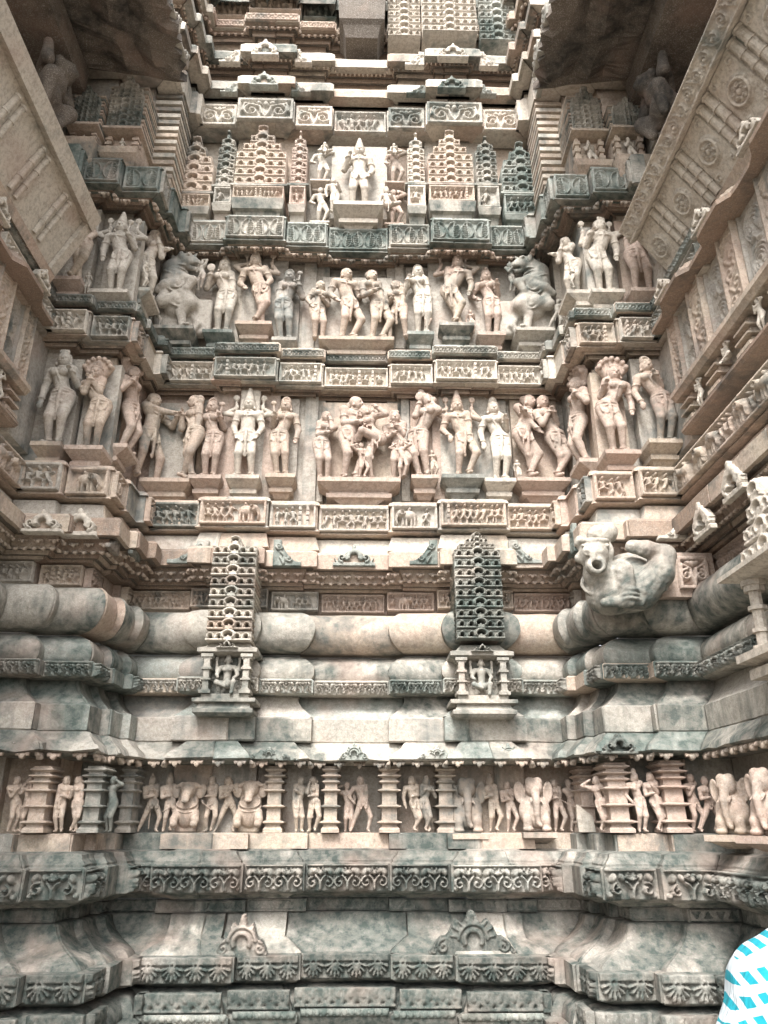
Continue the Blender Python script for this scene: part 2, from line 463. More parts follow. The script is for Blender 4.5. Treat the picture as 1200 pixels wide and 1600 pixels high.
    for s_, ft, pole in ((-1, fl, pl), (1, fr, pr)):
        hj = P + [s_ * .048, 0, -.03]
        kn, an = ik(hj, np.array(ft) + [hip * .3, 0, .012], .245, .235, pole)
        S.cap(hj, kn, .067 if fem else .060, .043, k=.018); S.cap(kn, an, .042, .027, k=.012)
        calf = kn * .65 + an * .35; S.ell(calf + [0, .012, 0], (.030, .032, .055), k=.01)
        S.cap(an + [0, .012, -.02], an + [s_ * .022, -.075, -.03], .022, .017, k=.01)
        if detail:
            S.ring(an + [0, 0, .012], .029, .010, k=.002)
    if detail:
        for s_ in (-1, 1):      # festoons over the thighs, tassels
            S.chain([P + [s_ * .085, -.045, .01], P + [s_ * .075, -.085, -.09], P + [s_ * .035, -.09, -.115], P + [s_ * .008, -.085, -.04]], [.0115] * 4, k=.003)
            S.cap(P + [s_ * .055, -.09, -.11], P + [s_ * .055, -.085, -.17], .009, .007, k=.003)
        S.chain([N + [-.03, -.03, -.03], C + [-.01, -.085, .0], P * .5 + C * .5 + [.015, -.06, -.02], P + [.05, -.06, .03]], [.010] * 4, k=.003)
        S.ell(C + [0, -.075, .035], (.016, .014, .02), k=.004)
    if skirt:
        zz = .27
        S.chain([P + [0, -.085, .03], P + [.0, -.098, -.08], [hip * .7, -.075, zz]], [.015, .018, .012], k=.003)
        S.ell([hip * .7, -.065, zz - .01], (.02, .012, .03), k=.004)
        for s_ in ():
            S.chain([P + [s_ * .085, -.02, .02], P + [s_ * .10, .02, -.15], [s_ * .10 + hip * .5, .04, .16], [s_ * .125 + hip * .3, .04, .04]], [.014, .024, .026, .034], k=.008)
    # arms
    for s_, sh, tg in ((-1, shl, la), (1, shr, ra)):
        if tg is None: continue
        pole = (s_ * (.55 if tg in ('hip',) else .32), .22, -.8) if isinstance(tg, str) else (s_ * .4, .2, -.8)
        if isinstance(tg, str):
            v = ARM[tg]; tp = np.array([s_ * v[0] + C[0] * .6, v[1], v[2]])
            if tg in ('raise', 'head'): pole = (s_ * .8, .1, -.5) if tg == 'raise' else (s_ * 1.0, .1, .2)
        else: tp = np.array(tg, float)
        el, ha = ik(sh, tp, .168, .150, pole)
        S.ell(sh, (.044, .042, .042), k=.02)
        S.cap(sh, el, .041, .034, k=.012); S.cap(el, ha, .034, .024, k=.010)
        dv = (ha - el) / (np.linalg.norm(ha - el) + 1e-9)
        S.ell(ha + dv * .022, (.024, .018, .026), k=.008)
        for q in (-1, 0, 1): S.cap(ha + dv * .035 + [q * .012, 0, 0], ha + dv * .064 + [q * .012, -.008, -.004], .0085, .007, k=.003)
        S.cap(ha + dv * .01, ha + dv * .04 + [-s_ * .026, -.01, 0], .009, .008, k=.003)
        if detail:
            S.ring(sh * .45 + el * .55, .037, .0105, k=.002); S.ring(ha - dv * .01, .027, .0105, k=.002)
        if hold and (hold[0] == s_):
            tip = ha + dv * .03
            if hold[1] == 'lotus': S.cap(tip, tip + [s_ * .015, .02, .13], .010, k=.004); S.ell(tip + [s_ * .015, .02, .15], (.034, .026, .028), k=.004)
            elif hold[1] == 'staff': S.cap([tip[0], .0, .05], [tip[0] + s_ * .02, .02, .98], .014, k=.003); S.ell([tip[0] + s_ * .02, .02, 1.0], (.035, .03, .05), k=.004)
            elif hold[1] == 'sword': S.cap(tip, tip + [-s_ * .2, -.05, -.12], .012, k=.003)
            elif hold[1] == 'purse': S.ell(tip + [0, -.01, -.04], (.028, .024, .04), k=.005)
            elif hold[1] == 'mirror': S.ell(tip + [0, -.02, .05], (.045, .014, .05), k=.004)
    S.rs = 1.0
    for tg in extra:       # further pairs of arms, raised behind, with emblems
        for s_, sh in ((-1, shl), (1, shr)):
            tp = np.array([s_ * tg[0], .03, tg[1]])
            el, ha = ik(sh + np.array([0, .03, 0]), tp, .16, .15, (s_ * 1, 0, -.6))
            S.cap(sh + np.array([0, .03, 0]), el, .032, .027, k=.01); S.cap(el, ha, .026, .020, k=.01)
            S.ell(ha + [0, 0, .02], (.026, .022, .03), k=.006); S.cap(ha + [0, 0, -.05], ha + [s_ * .01, 0, .12], .013, k=.004)
            S.ell(ha + [s_ * .01, 0, .13], (.036, .024, .04), k=.004); S.ring(ha + [s_ * .01, -.01, .13], .026, .010, rotm(R(90)), k=.003)
# ------------------------------------------------------------------ carved relief: heights on a fine grid
class Relief:
    def __init__(s, w, h, res=.006):
        s.w, s.h = w, h
        s.nx = max(3, int(round(w / res)) + 1); s.nz = max(3, int(round(h / res)) + 1)
        s.dx = w / (s.nx - 1); s.dz = h / (s.nz - 1)
        s.x = np.linspace(0, w, s.nx); s.z = np.linspace(0, h, s.nz)
        s.H = np.zeros((s.nz, s.nx)); s.deep = 1.0
    def _win(s, x0, x1, z0, z1):
        i0 = max(0, int(x0 / s.dx)); i1 = min(s.nx, int(x1 / s.dx) + 2); j0 = max(0, int(z0 / s.dz)); j1 = min(s.nz, int(z1 / s.dz) + 2)
        if i1 <= i0 or j1 <= j0: return None
        return slice(j0, j1), slice(i0, i1)
    def cap(s, a, b, r0, r1=None, amp=None, base=0.0):
        r1 = r0 if r1 is None else r1; r = max(r0, r1); amp = r if amp is None else amp
        W = s._win(min(a[0], b[0]) - r, max(a[0], b[0]) + r, min(a[1], b[1]) - r, max(a[1], b[1]) + r)
        if W is None: return
        X = s.x[W[1]][None, :]; Z = s.z[W[0]][:, None]
        bx, bz = b[0] - a[0], b[1] - a[1]; L = bx * bx + bz * bz + 1e-12
        t = np.clip(((X - a[0]) * bx + (Z - a[1]) * bz) / L, 0, 1)
        d = np.hypot(X - a[0] - t * bx, Z - a[1] - t * bz) / (r0 + t * (r1 - r0))
        hh = np.where(d < 1, base + amp * np.clip(1 - d * d, 0, 1) ** .33, 0)
        s.H[W] = np.maximum(s.H[W], hh)
    def line(s, pts, r, amp=None, base=0.0, r1=None):
        n = len(pts) - 1
        for i in range(n):
            ra = r if r1 is None else r + (r1 - r) * i / n; rb = r if r1 is None else r + (r1 - r) * (i + 1) / n
            s.cap(pts[i], pts[i + 1], ra, rb, amp, base)
    def ell(s, c, rx, rz, amp, base=0.0, ang=0.0):
        r = max(rx, rz); W = s._win(c[0] - r, c[0] + r, c[1] - r, c[1] + r)
        if W is None: return
        X = s.x[W[1]][None, :] - c[0]; Z = s.z[W[0]][:, None] - c[1]
        ca, sa = math.cos(ang), math.sin(ang)
        d = ((X * ca + Z * sa) / rx) ** 2 + ((-X * sa + Z * ca) / rz) ** 2
        s.H[W] = np.maximum(s.H[W], np.where(d < 1, base + amp * np.clip(1 - d, 0, 1) ** .33, 0))
    def ring(s, c, r, wd, amp, a0=0, a1=2 * math.pi, base=0.0, sx=1.0):
        W = s._win(c[0] - (r + wd) * sx, c[0] + (r + wd) * sx, c[1] - r - wd, c[1] + r + wd)
        if W is None: return
        X = (s.x[W[1]][None, :] - c[0]) / sx; Z = s.z[W[0]][:, None] - c[1]
        d = np.abs(np.hypot(X, Z) - r) / wd
        an = np.mod(np.arctan2(Z, X) - a0, 2 * math.pi)
        ok = (d < 1) & (an <= (a1 - a0) + 1e-6)
        s.H[W] = np.maximum(s.H[W], np.where(ok, base + amp * np.clip(1 - d * d, 0, 1) ** .33, 0))
    def rect(s, x0, x1, z0, z1, amp):
        W = s._win(x0, x1, z0, z1)
        if W is None: return
        X = s.x[W[1]][None, :]; Z = s.z[W[0]][:, None]
        s.H[W] = np.maximum(s.H[W], np.where((X >= x0 - 1e-6) & (X <= x1 + 1e-6) & (Z >= z0 - 1e-6) & (Z <= z1 + 1e-6), amp, 0))
    def dig(s, c, rx, rz, depth):
        W = s._win(c[0] - rx, c[0] + rx, c[1] - rz, c[1] + rz)
        if W is None: return
        X = s.x[W[1]][None, :] - c[0]; Z = s.z[W[0]][:, None] - c[1]
        d = (X / rx) ** 2 + (Z / rz) ** 2
        s.H[W] = np.where(d < 1, -depth * np.clip(1.6 * (1 - d), 0, 1) , s.H[W])
    def digrect(s, x0, x1, z0, z1, depth):
        W = s._win(x0, x1, z0, z1)
        if W is None: return
        X = s.x[W[1]][None, :]; Z = s.z[W[0]][:, None]
        s.H[W] = np.where((X >= x0) & (X <= x1) & (Z >= z0) & (Z <= z1), -depth, s.H[W])
    def spiral(s, c, r, turns, a0, wd, amp, ccw=1, n=26, base=0.0):
        pts = []
        for i in range(n + 1):
            t = i / n; rr = r * (1 - .88 * t); a = a0 + ccw * turns * 2 * math.pi * t
            pts.append((c[0] + rr * math.cos(a), c[1] + rr * math.sin(a)))
        s.line(pts, wd, amp, base, wd * .7)
    def mesh(s, name, mask=None, thick=.02, wear=.0015, seed=0.0):
        """front surface at y = -height, closed to y = thick round its edge"""
        H = s.H * s.deep + wear * wob(np.stack([np.broadcast_to(s.x, s.H.shape), np.zeros_like(s.H), np.broadcast_to(s.z[:, None], s.H.shape)], -1), seed, 60)
        nz, nx = H.shape
        V = np.stack([np.broadcast_to(s.x, H.shape), -H, np.broadcast_to(s.z[:, None], H.shape)], -1).reshape(-1, 3)
        cm = np.ones((nz - 1, nx - 1), bool) if mask is None else mask[:-1, :-1] & mask[1:, 1:] & mask[1:, :-1] & mask[:-1, 1:]
        j, i = np.nonzero(cm)
        a = j * nx + i
        F = np.stack([a, a + 1, a + nx + 1, a + nx], 1)
        # skirts
        pad = np.pad(cm, 1)
        sk = []; n0 = len(V)
        for dj, di, e in ((-1, 0, (0, 1)), (1, 0, (nx + 1, nx)), (0, -1, (nx, 0)), (0, 1, (1, nx + 1))):
            nb = pad[1 + dj:nz + dj, 1 + di:nx + di]
            jj, ii = np.nonzero(cm & ~nb)
            b = jj * nx + ii
            sk.append(np.stack([b + e[0], b + e[1]], 1))
        sk = np.concatenate(sk)
        used, inv = np.unique(sk, return_inverse=True); inv = inv.reshape(sk.shape)
        back = V[used].copy(); back[:, 1] = thick
        F2 = np.stack([sk[:, 0], n0 + inv[:, 0], n0 + inv[:, 1], sk[:, 1]], 1)
        Va = np.concatenate([V, back]); Fa = np.concatenate([F, F2])
        uu, iv = np.unique(Fa, return_inverse=True)
        return mesh_np(name, Va[uu], iv.reshape(Fa.shape), smooth=True)

def r_person(C, x, z, h, rng, amp=.02):
    s = rng.choice([-1, 1]); L = h
    hip = np.array([x + s * .03 * h, z + .45 * h]); ch = np.array([x - s * .02 * h, z + .68 * h]); hd = np.array([x + rng.uniform(-.05, .05) * h, z + .90 * h])
    mode = rng.integers(0, 4)
    C.cap(hip, ch, .085 * L, .10 * L, amp); C.ell(hd, .075 * L, .085 * L, amp * 1.2)
    for q in (-1, 1):
        if mode == 0: kn = hip + [q * .14 * h, -.18 * h]; ft = kn + [-q * .02 * h, -.24 * h]
        elif mode == 1: kn = hip + [s * .12 * h + q * .05 * h, -.2 * h]; ft = kn + [-s * .12 * h, -.22 * h]
        elif mode == 2: kn = hip + [q * .2 * h, -.06 * h]; ft = kn + [q * .02 * h, -.3 * h]
        else: kn = hip + [q * .05 * h, -.22 * h]; ft = kn + [0, -.2 * h]
        C.cap(hip, kn, .06 * L, .05 * L, amp * .9); C.cap(kn, ft, .045 * L, .035 * L, amp * .7)
        el = ch + [q * .15 * h, -.05 * h + rng.uniform(-.05, .08) * h]; ha = el + [rng.uniform(-.14, .14) * h, rng.uniform(-.12, .16) * h]
        C.cap(ch + [q * .08 * h, .06 * h], el, .04 * L, .035 * L, amp * .7); C.cap(el, ha, .034 * L, .028 * L, amp * .8)
def r_elephant(C, x, z, h, s, amp=.03):
    C.ell((x, z + .58 * h), .42 * h, .30 * h, amp); C.ell((x + s * .42 * h, z + .66 * h), .2 * h, .24 * h, amp * 1.15)
    C.line([(x + s * .56 * h, z + .62 * h), (x + s * .62 * h, z + .35 * h), (x + s * .58 * h, z + .1 * h)], .07 * h, amp * .9, r1=.04 * h)
    C.ring((x + s * .33 * h, z + .66 * h), .12 * h, .035 * h, amp * .5, base=amp * .8)
    for d in (-.3, -.12, .14, .3): C.cap((x + d * h, z + .45 * h), (x + d * h, z + .05 * h), .085 * h, .075 * h, amp * .8)
    C.ell((x - s * .05 * h, z + .92 * h), .1 * h, .12 * h, amp * .9)
def p_people(C, w, h, rng, ele=.25):
    m = h * .08; C.rect(0, w, 0, m, .02); C.rect(0, w, h - m, h, .02); C.rect(0, m, 0, h, .018); C.rect(w - m, w, 0, h, .018)
    x = m + h * .22; H = h - 2 * m
    while x < w - h * .25:
        if rng.random() < ele and x + H * 1.1 < w - m:
            r_elephant(C, x + H * .42, m, H * .92, rng.choice([-1, 1])); x += H * 1.25
        elif rng.random() < .1:
            for k in range(4): C.rect(x - h * .07, x + h * .07, m + k * H / 4 + H * .03, m + (k + 1) * H / 4 - H * .03, .018)
            x += h * .3
        else:
            r_person(C, x, m * .8, H * rng.uniform(.9, 1.02), rng); x += h * rng.uniform(.24, .33)
def p_foliate(C, w, h, rng, amp=.035):
    n = max(1, int(round(w / (h * 1.25)))); u = w / n
    C.rect(0, w, h * .93, h, .02)
    for i in range(n):
        c = (i + .5) * u; j = rng.uniform(-.03, .03) * h
        for s in (-1, 1):
            C.line([(c, h * .08), (c + s * .02 * h, h * .35), (c + s * .1 * h, h * .5), (c + s * .2 * h, h * .58)], .05 * h, amp)
            C.spiral((c + s * .30 * u, h * .34 + j), .22 * h, 1.15, R(90) , .045 * h, amp, ccw=-s)
            C.ell((c + s * .36 * u, h * .72), .13 * h, .18 * h, amp, ang=s * .5); C.ell((c + s * .18 * u, h * .74), .10 * h, .16 * h, amp * .8, ang=-s * .5)
            C.ell((c + s * .44 * u, h * .14), .12 * h, .10 * h, amp * .6)
            for k in range(3): C.line([(c, h * .62), (c + s * (.1 + .07 * k) * h, h * (.88 - .06 * k))], .025 * h, amp * 1.05)
        C.ell((c, h * .70), .07 * h, .09 * h, amp * 1.2)
def p_fans(C, w, h, rng, amp=.022):
    n = max(1, int(round(w / (h * .95)))); u = w / n
    C.rect(0, w, h * .72, h, .022)
    for i in range(n):
        c = ((i + .5) * u, h * .66)
        for k in range(7):
            a = R(-165 + 25 * k)
            C.line([(c[0] + .06 * h * math.cos(a), c[1] + .06 * h * math.sin(a)), (c[0] + .46 * u * math.cos(a), c[1] + .56 * h * math.sin(a))], .045 * h, amp, .006, .06 * h)
        C.ring(c, .12 * h, .03 * h, amp, base=.008)
        C.ring((c[0], c[1]), .46 * u, .03 * h, amp * .8, R(190), R(350))
def p_leaves(C, w, h, rng, amp=.02):
    n = max(1, int(round(w / (h * .50)))); u = w / n
    C.rect(0, w, 0, h * .07, .022); C.rect(0, w, h * .93, h, .022); C.rect(0, h * .08, 0, h, .022); C.rect(w - h * .08, w, 0, h, .022)
    for i in range(n):
        c = (i + .5) * u; s = 1 if i % 2 else -1
        C.ring((c, h * .5), .38 * h, .035 * h, amp, sx=.42 * u / (.38 * h))
        for k in range(5):
            z0 = h * (.22 + .11 * k)
            C.line([(c - s * .02 * h, z0), (c + s * .13 * h, z0 + .07 * h), (c + s * .20 * h, z0 + .02 * h)], .028 * h, amp * .9)
        C.line([(c - s * .04 * h, h * .12), (c - s * .02 * h, h * .5), (c + s * .04 * h, h * .86)], .03 * h, amp)
def p_tongues(C, w, h, rng, amp=.02):
    n = max(1, int(round(w / (h * .8)))); u = w / n
    C.rect(0, w, 0, h * .12, .016); C.rect(0, w, h * .9, h, .012)
    for i in range(n):
        c = (i + .5) * u
        C.line([(c - .44 * u, h * .95), (c - .38 * u, h * .5), (c - .12 * u, h * .22), (c + .0 * u, h * .14)], .022, amp * .7)
        C.line([(c + .44 * u, h * .95), (c + .38 * u, h * .5), (c + .12 * u, h * .22), (c, h * .14)], .022, amp * .7)
        C.spiral((c, h * .62), .16 * h, .9, R(90), .014, amp * .8)
def p_diamond(C, w, h, rng):
    C.H[:] = .0
    n = max(1, int(w / (h * 1.15))); u = w / n
    for i in range(n):
        c = (i + .5) * u; up = 1 if i % 2 else -1
        for k in range(4):
            ww = h * (.5 - .12 * k); zz = h * (.5 + up * (-.22 + .14 * k))
            C.digrect(c - ww, c + ww, zz - h * .07, zz + h * .07, .03)
def p_scroll(C, w, h, rng, amp=.016):
    C.rect(0, w, 0, h * .06, .012); C.rect(0, w, h * .94, h, .012)
    n = max(1, int(round(w / (h * .85)))); u = w / n
    for i in range(n):
        s = 1 if i % 2 else -1; c = ((i + .5) * u, h * .5)
        C.spiral(c, .33 * h, 1.9, R(90) * -s, .035 * h, amp, ccw=s, n=40); C.ell(c, .07 * h, .07 * h, amp)
        C.line([(c[0] - u * .5, h * (.5 + .34 * s)), (c[0], h * (.5 - s * .36)), (c[0] + u * .5, h * (.5 - .34 * s))], .028 * h, amp)
        for k in range(3): C.ell((c[0] + (k - 1) * .28 * u, h * (.5 + s * .40)), .07 * h, .04 * h, amp * .8, ang=.5 * s)
def p_beads(C, w, h, rng):
    n = max(2, int(w / (h * 1.05))); u = w / n
    for i in range(n): C.ell(((i + .5) * u, h * .5), u * .46, h * .46, h * .4)
def p_smallleaf(C, w, h, rng, amp=.016):
    C.rect(0, w, h * .88, h, .016); C.rect(0, w, 0, h * .1, .016)
    n = max(1, int(round(w / (h * .9)))); u = w / n
    for i in range(n):
        c = (i + .5) * u
        C.ring((c, h * .5), .32 * h, .07 * h, amp, R(-60), R(240), sx=1.2); C.ell((c, h * .45), .13 * h, .2 * h, amp)
def p_scrollpanel(C, w, h, rng, amp=.03):
    for a in ((0, w, 0, h * .09), (0, w, h * .91, h), (0, h * .1, 0, h), (w - h * .1, w, 0, h)): C.rect(*a, .026)
    c = w / 2
    for s in (-1, 1):
        C.spiral((c + s * w * .25, h * .42), min(.30 * h, w * .2), 1.4, R(80), .05 * h, amp, ccw=-s)
        C.line([(c, h * .12), (c + s * .06 * w, h * .3), (c + s * .1 * w, h * .62), (c + s * .38 * w, h * .76), (c + s * .42 * w, h * .4)], .05 * h, amp)
        C.ell((c + s * .12 * w, h * .80), .12 * h, .08 * h, amp, ang=s * .5)
    C.ell((c, h * .78), .1 * h, .12 * h, amp); C.ell((c, h * .3), .06 * h, .1 * h, amp)
def p_lattice(C, w, h, rng, tiers=8, cols=1, amp=.045, apex=.35):
    """stacked horseshoe arches with pierced eyes; stepped outline, full width up to (1-apex)"""
    th = h / tiers
    mask = np.zeros_like(C.H, bool)
    for j in range(tiers):
        z0 = j * th; f = 1.0
        t = (j + 1) / tiers
        if t > 1 - apex: f = max(.2, 1 - (t - (1 - apex)) / apex * .80)
        ww = w * f; xa, xb = (w - ww) / 2, (w + ww) / 2
        C.rect(xa, xb, z0, z0 + th * .86, amp * .62)
        C.rect(xa, xb, z0, z0 + th * .13, amp * (.95 + .1 * rng.random())); C.rect(xa, xb, z0 + th * .74, z0 + th * .84, amp * .8)
        mask |= ((C.x[None, :] >= xa - 1e-6) & (C.x[None, :] <= xb + 1e-6) & (C.z[:, None] >= z0 - 1e-6) & (C.z[:, None] <= z0 + th + 1e-6))
        n = max(1, int(round(ww / (th * .95))))
        if n % 2 == 0: n += 1
        u = ww / n
        for i in range(n):
            mid = i == n // 2
            c = (xa + (i + .5) * u, z0 + th * (.46 if mid else .40))
            if mid:
                rr = min(th * .40, w * .2)
                C.ring((c[0], c[1] + th * .02), rr, th * .09, amp * .55, R(-40), R(220), base=amp * .75, sx=1.3); C.ring((c[0], c[1] + th * .04), rr * 1.28, th * .05, amp * .3, R(0), R(180), base=amp * .7, sx=1.3)
                C.dig((c[0], c[1] + th * .02), rr * 1.0, rr * .74, amp * .7)
                C.rect(c[0] - rr * 1.5, c[0] + rr * 1.5, z0, z0 + th * .36, amp * .95); C.ell((c[0], z0 + th * .40), rr * .35, th * .12, amp * .7, base=amp * .3)
                C.ell((c[0], z0 + th * .95), th * .13, th * .14, amp * .6, base=amp * .6)
                for s in (-1, 1): C.spiral((c[0] + s * rr * 1.45, z0 + th * .34), th * .13, .8, R(90), th * .05, amp * .4, ccw=-s, n=8, base=amp * .7)
            else:
                rr = min(u * .34, th * .26)
                C.ring(c, rr, th * .07, amp * .35, R(-30), R(210), base=amp * .7)
                C.dig((c[0], c[1] - th * .02), rr * .66, rr * .75, amp * .6)
                C.rect(c[0] - u * .5, c[0] + u * .5, z0, z0 + th * .18, amp * .9)
    return mask
def p_crest(C, w, h, rng, amp=.03):
    """a little pierced arch between two curling leaves; the outline is the stone"""
    c = w / 2
    C.rect(0, w, 0, h * .14, amp * .8)
    C.ring((c, h * .40), .24 * h, .11 * h, amp, R(-35), R(215), base=amp * .4, sx=1.15)
    C.ell((c, h * .78), .10 * h, .16 * h, amp, amp * .4); C.ell((c - .14 * h, h * .70), .09 * h, .08 * h, amp); C.ell((c + .14 * h, h * .70), .09 * h, .08 * h, amp)
    for s in (-1, 1):
        C.spiral((c + s * w * .28, h * .34), .18 * h, 1.1, R(-90), .06 * h, amp, ccw=s, n=16, base=amp * .3)
        C.line([(c + s * w * .30, h * .12), (c + s * w * .42, h * .2), (c + s * w * .46, h * .34)], .06 * h, amp * .8, r1=.03 * h)
    m = C.H > amp * .25
    C.H = np.where(m, C.H, 0)
    return m
def p_halfcrest(C, w, h, rng, amp=.03):
    """corner curl: a solid block rising at one end with a scroll and a leaf"""
    X = C.x[None, :] / w; Z = C.z[:, None] / h
    m = (Z < .16) | ((X > .70) & (Z < 1)) | (Z < .16 + .84 * np.clip((X - .05) / .72, 0, 1) ** 2.2)
    C.H = np.where(m, amp * .25, 0.0)
    C.spiral((w * .80, h * .72), .14 * h, 1.3, R(200), .045 * h, amp * .6, base=amp * .3); C.spiral((w * .40, h * .26), .13 * h, 1.2, R(0), .04 * h, amp * .6, ccw=-1, base=amp * .3)
    C.line([(w * .62, h * .08), (w * .58, h * .35), (w * .72, h * .5)], .05 * h, amp * .6, amp * .3); C.line([(w * .62, h * .08), (w * .75, h * .3)], .04 * h, amp * .6, amp * .3)
    C.H = np.where(m, C.H, 0)
    return m
def p_swirl(C, w, h, rng, amp=.02):
    """tall jamb slab: scroll eye above, long drawn-out flame lines below"""
    C.rect(0, w * .05, 0, h, .02); C.rect(w * .95, w, 0, h, .02)
    for f, zc in ((1, .70), (-1, .25)):
        c = (w * .5, h * zc)
        for k in range(4):
            C.ring(c, w * (.10 + .085 * k), w * .022, amp, R(-60), R(240), sx=.9)
        for k in range(4):
            xo = w * (.10 + .085 * k) * .9
            C.line([(c[0] - xo * .6, c[1] - w * (.1 + .08 * k)), (c[0] - xo * .2, c[1] - h * .14), (c[0] + xo * .5, c[1] - h * .22)], w * .022, amp)
def p_leafslab(C, w, h, rng, amp=.012):
    C.rect(0, w * .08, 0, h, .02); C.rect(w * .92, w, 0, h, .02)
    z = h * .04; i = 0
    while z < h * .72:
        s = 1 if i % 2 else -1
        C.spiral((w * (.5 + .14 * s), z + w * .25), w * .24, 1.2, R(-90), w * .06, amp, ccw=s, n=16)
        C.line([(w * .5, z), (w * (.5 - s * .3), z + w * .3), (w * (.5 - s * .1), z + w * .5)], w * .06, amp); z += w * .5; i += 1
    for k in range(3):
        z1 = h * (.80 + .05 * k)
        C.line([(w * .15, z1 - h * .03), (w * .5, z1), (w * .85, z1 - h * .03)], w * .05, amp * 1.2)
    C.ell((w * .5, h * .76), w * .25, w * .2, amp)
def p_rosette(C, w, h, rng, amp=.03):
    r = min(w, h) * .30; c = (w / 2, h / 2)
    C.ring(c, r, r * .14, amp); C.ring(c, r * 1.22, r * .07, amp * .5)
    for k in range(8): a = k * math.pi / 4 + .2; C.spiral((c[0] + r * .5 * math.cos(a), c[1] + r * .5 * math.sin(a)), r * .2, 1, a, r * .07, amp, n=8)
    C.ell(c, r * .28, r * .28, amp)
    for sx in (-1, 1):
        for sz in (-1, 1):
            C.spiral((c[0] + sx * w * .36, c[1] + sz * h * .38), min(w, h) * .10, 1.2, R(45), .007, amp * .7, ccw=sx * sz, n=12)
def p_gable(C, w, h, rng, amp=.028):
    X = (C.x[None, :] / w - .5) * 2; Z = C.z[:, None] / h
    m = Z < np.clip(1 - np.abs(X) ** 1.25, 0, 1) * (.86 + .14 * np.cos(X * 16)) + .10
    C.H = np.where(m, amp * .3, 0.0); c = w / 2
    C.ring((c, h * .36), .22 * h, .06 * h, amp * .8, R(-30), R(210), base=amp * .3); C.dig((c, h * .36), .15 * h, .15 * h, amp * .6)
    C.ring((c, h * .36), .36 * h, .045 * h, amp * .6, R(0), R(180), base=amp * .3)
    for k in range(9):
        a = R(10 + 20 * k); C.line([(c + .42 * h * math.cos(a), h * .36 + .42 * h * math.sin(a)), (c + .56 * h * math.cos(a), h * .36 + .56 * h * math.sin(a))], .03 * h, amp * .6, amp * .2)
    for s in (-1, 1):
        C.spiral((c + s * w * .34, h * .22), .16 * h, 1.3, R(90), .04 * h, amp * .7, ccw=-s, n=16, base=amp * .2); C.spiral((c + s * w * .44, h * .13), .09 * h, 1, R(90), .03 * h, amp * .6, ccw=-s, n=10, base=amp * .2)
    C.H = np.where(m, C.H, 0)
    return m
PAT = dict(gable=p_gable, people=p_people, foliate=p_foliate, fans=p_fans, leaves=p_leaves, tongues=p_tongues, diamond=p_diamond, scroll=p_scroll, beads=p_beads,
           smallleaf=p_smallleaf, scrollpanel=p_scrollpanel, lattice=p_lattice, crest=p_crest, halfcrest=p_halfcrest, swirl=p_swirl, leafslab=p_leafslab, rosette=p_rosette)
_seed = [100]
DEEP = dict(people=2.5, foliate=1.8, fans=1.4, leaves=1.3, tongues=2.4, diamond=1.3, scroll=1.2, smallleaf=1.4, scrollpanel=1.5, rosette=1.3, swirl=1.0, leafslab=1.0, lattice=1.25)
def relief_mesh(pat, w, h, res=.006, thick=.02, **kw):
    _seed[0] += 1
    C = Relief(w, h, res); kw = {a: b for a, b in kw.items() if a in PAT[pat].__code__.co_varnames}; m = PAT[pat](C, w, h, np.random.default_rng(_seed[0]), **kw)
    C.deep = DEEP.get(pat, 1.0)
    return C.mesh('relief_' + pat, mask=m if isinstance(m, np.ndarray) else None, thick=thick, seed=_seed[0])

# ------------------------------------------------------------------ the stepped plan of the recess and the courses swept along it
YC = 6.02                                        # plane of the recess wall
CX = float(at(553.5, 794, 5.88)[0])              # its axis
A_, B_, C_ = 2.61, 2.295, 1.98
Y1, Y2 = 5.30, 5.38
YNEAR = 1.2
SG = 0.0
def plan(o, omax, ynear=YNEAR):
    d = min(max(omax - o, -.05), .12)
    L = [(A_ - o, ynear), (A_ - o, Y1), (B_ - o, Y1), (B_ - o, Y2), (C_ - o, Y2), (C_ - o, 5.62), (1.92 - o, 5.62), (1.92 - o, 5.85), (1.86 - o, 5.85),
         (1.86 - o, YC), (1.256 - d, YC), (1.256 - d, YC - .08), (.67 + d, YC - .08), (.67 + d, YC), (.277 + d, YC), (.277 + d, YC + .07)]
    P = [(CX - x, y if i == 0 else y - o) for i, (x, y) in enumerate(L)] + [(CX + x, y if i == 15 else y - o) for i, (x, y) in list(enumerate(L))[::-1]]
    P = [list(p) for p in P]
    P[0][1] = ynear; P[-1][1] = ynear
    P[15][1] = YC + .07 - o; P[16][1] = YC + .07 - o
    return np.array(P)
